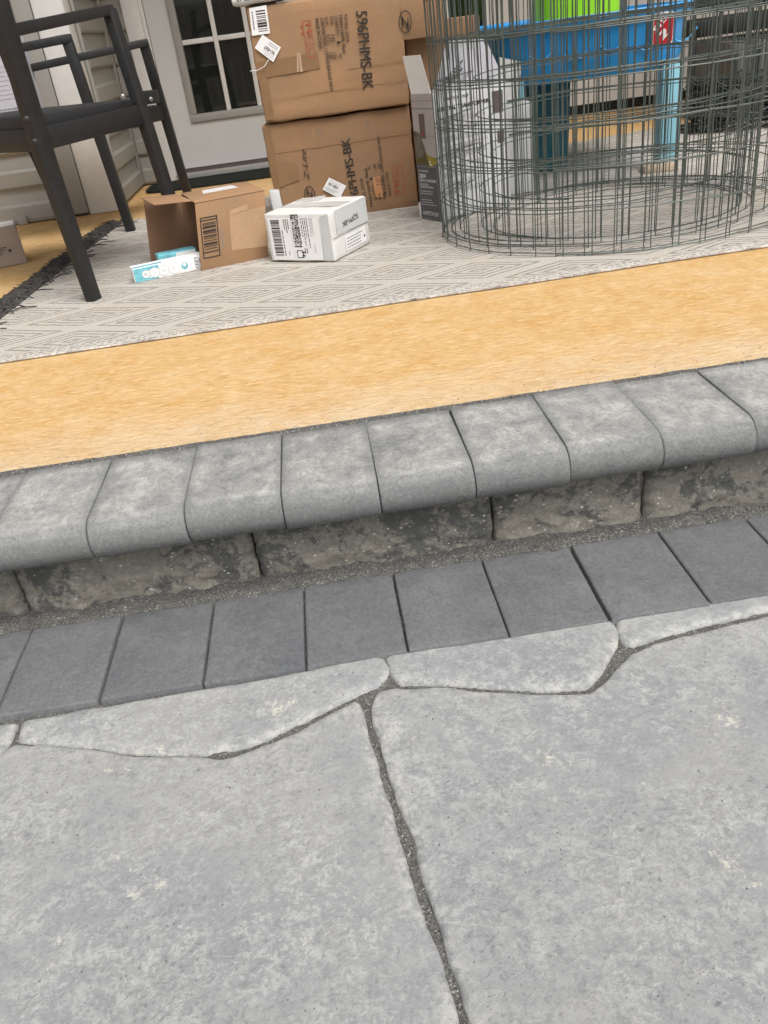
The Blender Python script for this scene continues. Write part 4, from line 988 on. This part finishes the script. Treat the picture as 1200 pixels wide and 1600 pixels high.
Df = G(205, 361, .006); Bf = G(298, 318); Cr = FY(104, 60, 5.88); Bt = FY(224, 66, 6.5)
R2f = G(103, 350); R1f = V(-2.16, 5.98, 0)
rz = .645 * S
ch2, at2, feet2 = chair('black armchair behind the first, its cut arm ending before the white corner post', R1f, Df, Bf, R2f, rz, .72 * S,
    [(FY(12, 79, 5.85), FY(106, 60, 5.88)), (FY(50, 106, 6.35), FY(226, 67, 6.5))],
    dict(RR=R1f + Vector((0, 0, .70 * S)), RF=Cr, LF=Bt, RL=R2f + Vector((-.06, 0, .66 * S))),
    dict(RR=(.028, .03, .028), RF=(.034, .036, .034), LF=(.034, .036, .034), RL=(.026, .028, .026)))
mb = MB(); mb.lathe(FY(236, 155, 6.3), [(.008, 0), (.008, .004), (.003, .006)], 10, (0.4, -1, 0)); mb.build('bolt', BOLT, ch2, True)
mb = MB(); mb.bar([FY(226, 153, 6.30), FY(247, 150, 6.45)], [.048, .048], [.012, .012], (0, 0, 1)); mb.build('bracket', BLACKM, ch2, False, .002)
# printed white carton on the second chair's seat
xr_ = FY(38, 100, 6.2).x; zt_ = FY(24, 57, 6.2).z
pc = thing('printed_carton', 'white printed carton sitting on the rear armchair seat', 'carton', (xr_ - .2, 6.2 * S, .725 * S))
rounded((xr_ - .36, 6.2 * S, .722 * S), (.36, 0, 0), (0, .10, 0), (0, 0, zt_ - .722 * S), LAV, pc, 'box_body', .003, .0015, 33, 6)
I = Ink((xr_ - .36, 6.2 * S, .722 * S), (1, 0, 0), (0, 0, 1), (0, -1, 0), .0012)
I.scribble(GINK, (.2, .02), (.13, 0), (0, .035), 4, 81, .35); I.rect(INK, .17, .03, .18, .06); I.scribble(FINK, (.2, .08), (.13, 0), (0, .12), 8, 82, .3); I.build(pc, 'printed_lettering')

# ------------------------------------------------------------------ wire roll
CX, CY, R0 = 1.449 * S, 4.391 * S, .8145 * S
wr = thing('wire_roll', 'upright roll of green coated welded wire fencing on the rug edge', 'wire roll', (CX, CY, 0))
turns = 6.0; HW = 1.62 * S
def spiral(a):                                  # a in turns
    k = max(0.0, a - 1.0) / (turns - 1.0)
    sh = 1 - .36 * k ** 0.9; wob = 1 + (.010 * sin(2 * pi * a * 1.9 + 1) + .022 * sin(2 * pi * a * 1.37)) * min(1, k * 6)
    ang = 2 * pi * a + 4.1
    dx, dy = .945 * sh * wob * cos(ang), .805 * sh * wob * sin(ang)
    return V(1.582 - .05 * sin(5 * k) - .10 * k + dx, 4.395 + .12 * sin(3 * k) + .04 * dx + dy, 0)
NS = int(turns * 56)
path = [spiral(turns * i / NS) for i in range(NS + 1)]
rows = [i * .0895 * 2 * .5 + 0 for i in range(0)]
zr = [.0105 + k * .1016 for k in range(10)]
for k, z in enumerate(zr):
    mb = MB(); mb.tube([p + Vector((0, 0, z + .0035 * fbm((p.x * 6, p.y * 6, k), 2) + .004 * sin(i * .021 + k))) for i, p in enumerate(path)], .0016, 5)
    mb.build('horizontal_wire', WIREM, wr, True)
    if k in (1, 2, 3, 4, 5, 6):
        pass
cum = [0.0]
for i in range(NS): cum.append(cum[-1] + (path[i + 1] - path[i]).length)
vm = MB(); vm.tube([(0, 0, .006), (.0012, .0005, .3), (-.001, .0012, .6), (0, 0, zr[-1] + .012)], .0016, 5)
vo = vm.build('vertical_wire', WIREM, wr, True); vme = vo.data
off_ = wr.location.copy()
for v in vme.vertices: v.co = v.co + off_
pos = 0.0; first = True; i = 0; cnt = 0
while pos < cum[-1] and cnt < 290:
    while cum[i + 1] < pos: i += 1
    f = (pos - cum[i]) / (cum[i + 1] - cum[i]); p = path[i].lerp(path[i + 1], f)
    o = vo if first else vo.copy()
    if not first: COL.objects.link(o); o.parent = wr
    first = False
    o.location = p - off_; o.rotation_euler = (random.gauss(0, .006), random.gauss(0, .006), random.random() * 6.28)
    pos += .0730; cnt += 1

# ------------------------------------------------------------------ play table
pt = thing('water_table', 'blue plastic water play table on pale blue legs behind the wire roll', 'play table', V(1.8, 5.9, 0))
def superell(cx, cy, rx, ry, z, n=48, e=3.2):
    return [Vector((cx + rx * math.copysign(abs(cos(2 * pi * k / n)) ** (2 / e), cos(2 * pi * k / n)), cy + ry * math.copysign(abs(sin(2 * pi * k / n)) ** (2 / e), sin(2 * pi * k / n)), z)) * S for k in range(n)]
def loft(name, rings, mat, cap=True):
    n = len(rings[0]); mb = MB(); mb.v = [p for r_ in rings for p in r_]
    for k in range(len(rings) - 1):
        for i in range(n): mb.f.append((k * n + i, k * n + (i + 1) % n, (k + 1) * n + (i + 1) % n, (k + 1) * n + i))
    if cap: mb.f.append(tuple(range(n))); mb.f.append(tuple((len(rings) - 1) * n + i for i in range(n)))
    return mb.build(name, mat, pt, True)
bx, by = 1.81, 5.98
loft('basin', [superell(bx, by, .50, .50, .565), superell(bx, by, .56, .55, .575), superell(bx, by, .60, .58, .63), superell(bx, by, .625, .60, .84), superell(bx, by, .655, .63, .855), superell(bx, by, .665, .64, .885), superell(bx, by, .655, .63, .905), superell(bx, by, .60, .58, .905), superell(bx, by, .57, .55, .80)], BLUE)
wl = MB()                                          # moulded wave ridges on the front
for k in range(5):
    x0 = 1.36 + k * .21
    pts = [V(x0 + .16 * t, 5.98 - .6 + .008, .74 - .05 * sin(pi * t) - .02 * (k % 2) + .03 * t) for t in [q / 8 for q in range(9)]]
    wl.tube(pts, .0032, 5)
wl.build('wave_relief', plain('moulded_blue', (.04, .33, .70), .4, .5, .05, .1), pt, True)
def tleg(p, z, w0, w1, mat):
    mb = MB(); p = Vector(p) * S
    mb.bar([p + Vector((0, 0, .007)), p + UZ * z * S * .15, p + UZ * z * S * .5, p + UZ * z * S], [w0 * .9, w0, (w0 + w1) / 2, w1], [w0 * .7, w0 * .8, (w0 + w1) * .4, w1 * .8], (1, 0, 0)); mb.build('leg', mat, pt, False, .008)
tleg((2.225, 5.42, 0), .62, .078, .072, TEAL); tleg((1.60, 5.95, 0), .60, .15, .17, TEALD); tleg((1.30, 5.52, 0), .62, .062, .062, TEAL)
loft('tower', [superell(1.82, 6.0, .26, .22, .88), superell(1.82, 6.0, .25, .21, 1.25)], LIME)
lg = MB(); o_ = V(2.075, 5.379, .69); ux_ = V(.13, .008, 0); uz_ = V(.0, -.02, .155)
I = Ink(V(2.085, 5.372, .70), (1, .02, 0), (0, -.05, 1), (0, -1, -.05), .003)
def rr(I, m, x0, y0, x1, y1, r):
    pts = []
    for cx, cy, a0 in ((x1 - r, y0 + r, -90), (x1 - r, y1 - r, 0), (x0 + r, y1 - r, 90), (x0 + r, y0 + r, 180)):
        pts += [(cx + r * cos(radians(a0 + 22.5 * k)), cy + r * sin(radians(a0 + 22.5 * k))) for k in range(5)]
    I.poly(m, pts)
rr(I, PAPER, 0, 0, .072, .098, .014); I.build(pt, 'badge')
I = Ink(V(2.085, 5.372, .70), (1, .02, 0), (0, -.05, 1), (0, -1, -.05), .0036); rr(I, RED, .003, .003, .069, .095, .012); I.build(pt, 'badge')
I = Ink(V(2.085, 5.372, .70), (1, .02, 0), (0, -.05, 1), (0, -1, -.05), .0042)
I.text(PAPER, 'STEP', (.012, .040), (.056, .086), .018, .03); I.text(PAPER, '2', (.038, .016), (.056, .034), .026, .03); I.build(pt, 'badge_lettering')

# things beyond the wire roll, right ----------------------------------
tu = thing('storage_tub', 'grey ribbed plastic tub by the wall under the black rail', 'tub', V(3.1, 7.4, 0))
mb = MB(); mb.hexa([V(3.42, 7.1, .002), V(4.8, 7.1, .002), V(4.7, 7.9, .002), V(3.5, 7.9, .002), V(3.36, 7.05, .56), V(4.9, 7.05, .56), V(4.8, 7.95, .56), V(3.42, 7.95, .56)]); mb.build('tub_body', TUBG, tu, False, .02)
for k in range(8):
    mb = MB(); x = 3.44 + k * .17; mb.obox(V(x, 7.03, .03), V(.05, 0, 0), V(0, .05, 0), V(-.03, -.03, .48)); mb.build('rib', TUBG, tu, False, .004)
bt = thing('bench', 'black bench with a deep rail against the pale wall', 'bench', V(3.1, 7.7, 0))
mb = MB(); mb.box(tuple(V(3.2, 7.45, .60)), tuple(V(4.6, 7.98, .72))); mb.build('seat_board', BLK, bt, False, .006)
mb = MB(); mb.box(tuple(V(3.2, 7.9, .76)), tuple(V(4.6, 7.98, .86))); mb.build('back_rail', BLK, bt, False, .006)
for x in (3.24, 4.5):
    for y in (7.5, 7.92):
        mb = MB(); mb.box(tuple(V(x, y, .0025)), tuple(V(x + .05, y + .05, .60))); mb.build('leg', BLK, bt, False, .003)
    mb = MB(); mb.box(tuple(V(x, 7.93, .722)), tuple(V(x + .05, 7.97, .759))); mb.build('upright', BLK, bt)
# dark coil of mesh netting
nt_ = thing('netting_coil', 'slumped coil of black mesh netting in front of the grey tub', 'netting', V(3.0, 6.6, 0))
for k in range(26):
    r_ = random.uniform(.30, .55) ; zc = random.uniform(.03, .33); pts = []
    for q in range(40):
        a_ = 2 * pi * q / 40; rr_ = r_ * (1 + .12 * fbm((cos(a_) * 2, sin(a_) * 2, k), 2))
        pts.append(V(3.45 + rr_ * 1.05 * cos(a_), 6.68 + rr_ * .62 * sin(a_), max(.012, zc + .05 * sin(a_ * 2 + k) + .04 * fbm((cos(a_) * 4, sin(a_) * 4, k + 7), 3))))
    mb = MB(); mb.tube(pts, .005, 5, True); mb.build('strand', BLK, nt_, True)
mb = MB()
for k in range(900):
    a_ = random.random() * 6.28; r_ = random.uniform(.26, .56); p = V(3.45 + r_ * 1.05 * cos(a_), 6.68 + r_ * .62 * sin(a_), random.uniform(.01, .34))
    d = Vector((random.gauss(0, 1), random.gauss(0, 1), random.gauss(0, 1))).normalized() * random.uniform(.02, .05)
    if p.z + d.z < .006: d.z = abs(d.z)
    mb.tube([p, p + d], .0022, 4)
no = mb.build('mesh_threads', BLK, nt_); no['kind'] = 'stuff'
sp_ = MB(); p = G(1030, 270); sp_.hexa([p + Vector(v) for v in ((-.07, -.03, .007), (.06, -.04, .007), (.07, .05, .007), (-.06, .05, .007), (-.06, -.025, .03), (.05, -.03, .034), (.06, .04, .03), (-.055, .04, .028))])
tag(sp_.build('stone', STONEB, None, False, .006), 'broken tan stone on the rug at the foot of the play table', 'stone')

# ------------------------------------------------------------------ house
YW, YS, XC = 8.1 * S, 6.9 * S, -1.497 * S
def siding_profile(h):                  # (out, z) of one dutch-lap course
    return [(0.0, h), (0.004, h * .56), (0.0165, h * .47), (0.0165, 0.010), (0.010, 0.0), (0.0, 0.0)]
def plank_mesh(length, h, mat):
    pr_ = siding_profile(h); vs = []; n = len(pr_)
    for x in (0, length): vs += [(x, -o_, z) for o_, z in pr_]
    fs = [(i, (i + 1) % n, n + (i + 1) % n, n + i) for i in range(n)] + [tuple(range(n - 1, -1, -1)), tuple(n + i for i in range(n))]
    me = bpy.data.meshes.new('siding_plank'); me.from_pydata(vs, [], fs); me.materials.append(mat)
    bm = bmesh.new(); bm.from_mesh(me); bmesh.ops.recalc_face_normals(bm, faces=bm.faces); bm.to_mesh(me); bm.free(); return me
HC = .2362 * S; Z0S = .251 * S - HC
def siding(parent, length, count, rot, o_, mat):
    me = plank_mesh(length, HC - .0008, mat)
    for k in range(count):
        o = link('siding_plank', me, None, parent, Vector(o_) + Vector((0, 0, Z0S + HC * k)) - parent.location); o.rotation_euler = (0, 0, rot)
wl1 = thing('house_wall', 'light grey sided wall behind the chairs, beside the white corner post', 'wall', (-3, YS, 0))
bk = MB(); bk.box((-6.0, YS + .004, .035), (-1.72 * S, YS + .15, 2.6)); bk.build('wall_board', SIDING, wl1)
siding(wl1, 4.93, 18, 0, (-6.0, YS + .002, 0), SIDING)
mb = MB(); mb.box((-1.84 * S, YS - .020, .012), (-1.722 * S, YS + .003, 2.6)); mb.build('corner_trim', TRIM, wl1, False, .003)
mb = MB(); mb.box((-6.0, YS - .012, .006), (-1.843 * S, YS + .003, .036)); mb.build('base_trim', TRIM, wl1, False, .002)
fo_ = G(36, 352); mb = MB(); mb.box((fo_.x - .02, YS - .03, .0015), (fo_.x + .022, YS - .013, .034)); mb.build('trim_clip', TRIM, wl1, False, .002)
cp = thing('corner_post', 'smooth white square post at the corner of the sided wall', 'post', (-1.605 * S, 6.93 * S, 0))
mb = MB(); mb.box((-1.717 * S, 6.885 * S, .001), (-1.503 * S, 6.885 * S + .12, 2.6)); mb.build('post_shaft', WHITEP, cp, False, .004)
wl2 = thing('house_wall', 'dim taupe sided return wall between the white post and the door', 'wall', (XC, 7.5 * S, 0))
mb = MB(); mb.box((XC - .15, 6.885 * S + .122, .006), (XC - .004, YW - .002, 2.6)); mb.build('wall_board', SIDING2, wl2)
siding(wl2, YW - (7.13 * S) - .02, 18, pi / 2, (XC - .002, 7.13 * S, 0), SIDING2)
mb = MB(); mb.box((XC - .003, 6.885 * S + .124, .006), (XC + .012, 7.12 * S, 2.6)); mb.build('corner_trim', TRIM, wl2, False, .003)
mb = MB(); mb.box((XC - .003, YW - .035, .012), (XC + .018, YW - .004, 2.6)); mb.build('corner_trim', SIDING2, wl2, False, .003)
wl3 = thing('house_wall', 'pale rear wall holding the white glazed door', 'wall', (0, YW, 0))
mb = MB(); mb.box((-1.31 * S, YW + .03, .003), (1.69 * S, YW + .15, 2.6)); mb.build('wall_board', WHITEP, wl3)
YB = 8.85 * S
mb = MB(); mb.box((1.69 * S, YB + .03, .003), (5.0, YB + .15, 2.6)); mb.build('wall_board', WHITEP, wl3)
mb = MB(); mb.box((1.60 * S, YW + .151, .003), (1.688 * S, YB + .15, 2.6)); mb.build('wall_board', WHITEP, wl3)
siding(wl3, .135, 18, 0, (XC + .02, YW - .002, 0), SIDING2)
mb = MB(); mb.box((XC - .002, YW - .001, .003), (-1.312 * S, YW + .1, 2.6)); mb.build('wall_board', SIDING2, wl3)
mb = MB(); mb.box((.50 * S, YW - .006, .14), (1.30 * S, YW + .029, 2.6)); mb.build('wall_panel', WHITEP, wl3)
mb = MB(); mb.box((1.692 * S, YB - .006, .05), (5.0, YB + .029, 2.6)); mb.build('wall_panel', WHITEP, wl3)
mb = MB(); mb.box((.50 * S, YW - .014, .004), (1.30 * S, YW + .029, .138)); mb.build('skirting_board', TRIM, wl3, False, .003)
mb = MB(); mb.box((1.692 * S, YB - .004, .004), (5.0, YB + .029, .049)); mb.build('skirting_board', BLK, wl3)
# door
dr = thing('door', 'white entry door with a divided glass light above a plain panel', 'door', (-.5 * S, YW, 0))
dx0, dx1 = -1.135 * S, .18 * S; dy = YW - .005
def dbox(name, a, b, mat, bev=.003, par=dr): mb = MB(); mb.box(a, b); return mb.build(name, mat, par, False, bev)
wx0, wx1, wz0 = -.947 * S, -.0 * S, .452 * S
mb = MB(); mb.box((dx0, dy, .055), (wx0 + .012, dy + .03, 2.2)); mb.box((wx0 + .012, dy, .055), (wx1 - .012, dy + .03, wz0 + .012)); mb.box((wx1 - .012, dy, .055), (dx1, dy + .03, 2.2)); mb.build('door_panel', DOORP, dr)
fwd = .062 * S
dbox('glass_frame', (wx0, dy - .014, wz0), (wx1, dy + .02, wz0 + fwd), TRIM, .004); dbox('glass_frame', (wx0, dy - .014, wz0 + fwd + .0005), (wx0 + fwd, dy + .02, 2.1), TRIM, .004); dbox('glass_frame', (wx1 - fwd, dy - .014, wz0 + fwd + .0005), (wx1, dy + .02, 2.1), TRIM, .004)
cols = [wx0 + fwd, -.605 * S, -.335 * S, wx1 - fwd]
mz = 1.055 * S
for x in cols[1:3]: dbox('muntin', (x - .011, dy - .006, wz0 + fwd), (x + .011, dy + .016, 2.1), WHITEP, .003)
for z in (mz, mz + .545 * S): 
    for k in range(3): dbox('muntin', (cols[k] + (.0115 if k else .0005), dy - .0055, z - .011), (cols[k + 1] - .0115, dy + .016, z + .011), WHITEP, .003)
for k in range(3):
    for z_a, z_b in ((wz0 + fwd, mz), (mz, mz + .545 * S), (mz + .545 * S, 2.1)): dbox('pane', (cols[k], dy + .017, z_a), (cols[k + 1], dy + .022, z_b), GLASS, 0)
dbox('door_sweep', (dx0, dy + .004, .035), (dx1, dy + .028, .0545), PDARK, 0)
dbox('threshold', (dx0 - .02, dy - .05, .002), (dx1 + .02, dy + .034, .0345), TRIM, .004)
dbox('door_casing', (-1.31 * S, YW - .022, .003), (dx0 - .022, YW + .029, 2.3), WHITEP, .004); dbox('casing_bead', (dx0 - .0215, YW - .012, .036), (dx0 - .003, YW + .029, 2.3), WHITEP, .003)
dbox('door_casing', (dx1 + .003, YW - .022, .036), (dx1 + .06, YW + .029, 2.3), WHITEP, .004)
# narrow dark side window
sw = thing('side_window', 'dark narrow window with white side strips behind the wire roll', 'window', (1.5 * S, YW, .3))
for x in (1.32 * S, 1.655 * S): dbox('frame', (x, YW - .02, .30), (x + .026, YW + .029, 2.2), WHITEP, .003, sw)
dbox('frame', (1.32 * S + .0265, YW - .018, .30), (1.655 * S - .0005, YW + .029, .34), WHITEP, .003, sw)
dbox('pane', (1.32 * S + .0265, YW - .004, .3405), (1.655 * S - .0005, YW + .004, 2.2), GLASS, 0, sw)
# door mat
mt = MB(); n = 36; x0, x1, y0, y1 = -1.40 * S, .3 * S, 7.50 * S, 8.02 * S
ring = superell((x0 + x1) / 2 / S, (y0 + y1) / 2 / S, (x1 - x0) / 2 / S, (y1 - y0) / 2 / S, 0, 48, 5)
mt.v = [p + UZ * .001 for p in ring] + [p + UZ * .011 for p in ring] + [p * .985 + (ring[0] + ring[24]) / 2 * .015 + UZ * .013 for p in ring]
for k in range(2):
    for i in range(48): mt.f.append((k * 48 + i, k * 48 + (i + 1) % 48, (k + 1) * 48 + (i + 1) % 48, (k + 1) * 48 + i))
mt.f.append(tuple(96 + i for i in range(48)))
tag(mt.build('door_mat', MAT, None, True), 'dark rubber door mat with rounded corners before the door', 'door mat')
# porch roof over the door side
rf = thing('porch_roof', 'pale porch roof carried out over the door side', 'roof', (0, 6 * S, 2.6))
dbox('soffit', (-6, 5.4 * S, 2.6), (6, YW + .7, 2.66), ROOFM, 0, rf); dbox('fascia', (-6, 5.4 * S - .03, 2.5), (6, 5.4 * S - .001, 2.8), WHITEP, 0, rf)
# garden fence that the door glass mirrors
fe = thing('garden_fence', 'weathered board fence mirrored in the door glass', 'fence', (0, -7, PZ))
pm = None
for k in range(60):
    if pm is None:
        mb = MB(); mb.box((0, 0, 0), (.14, .02, 1.5)); o = mb.build('fence_board', FENCEW, None, False); pm = o.data; o.parent = fe
    else: o = link('fence_board', pm, None, fe)
    o.location = (-4.6 + k * .155, random.uniform(-.004, .004), -.08)
dbox('fence_rail', (-4.6, -7.05, .9), (4.7, -7.001, 1.0), FENCEW, 0, fe)
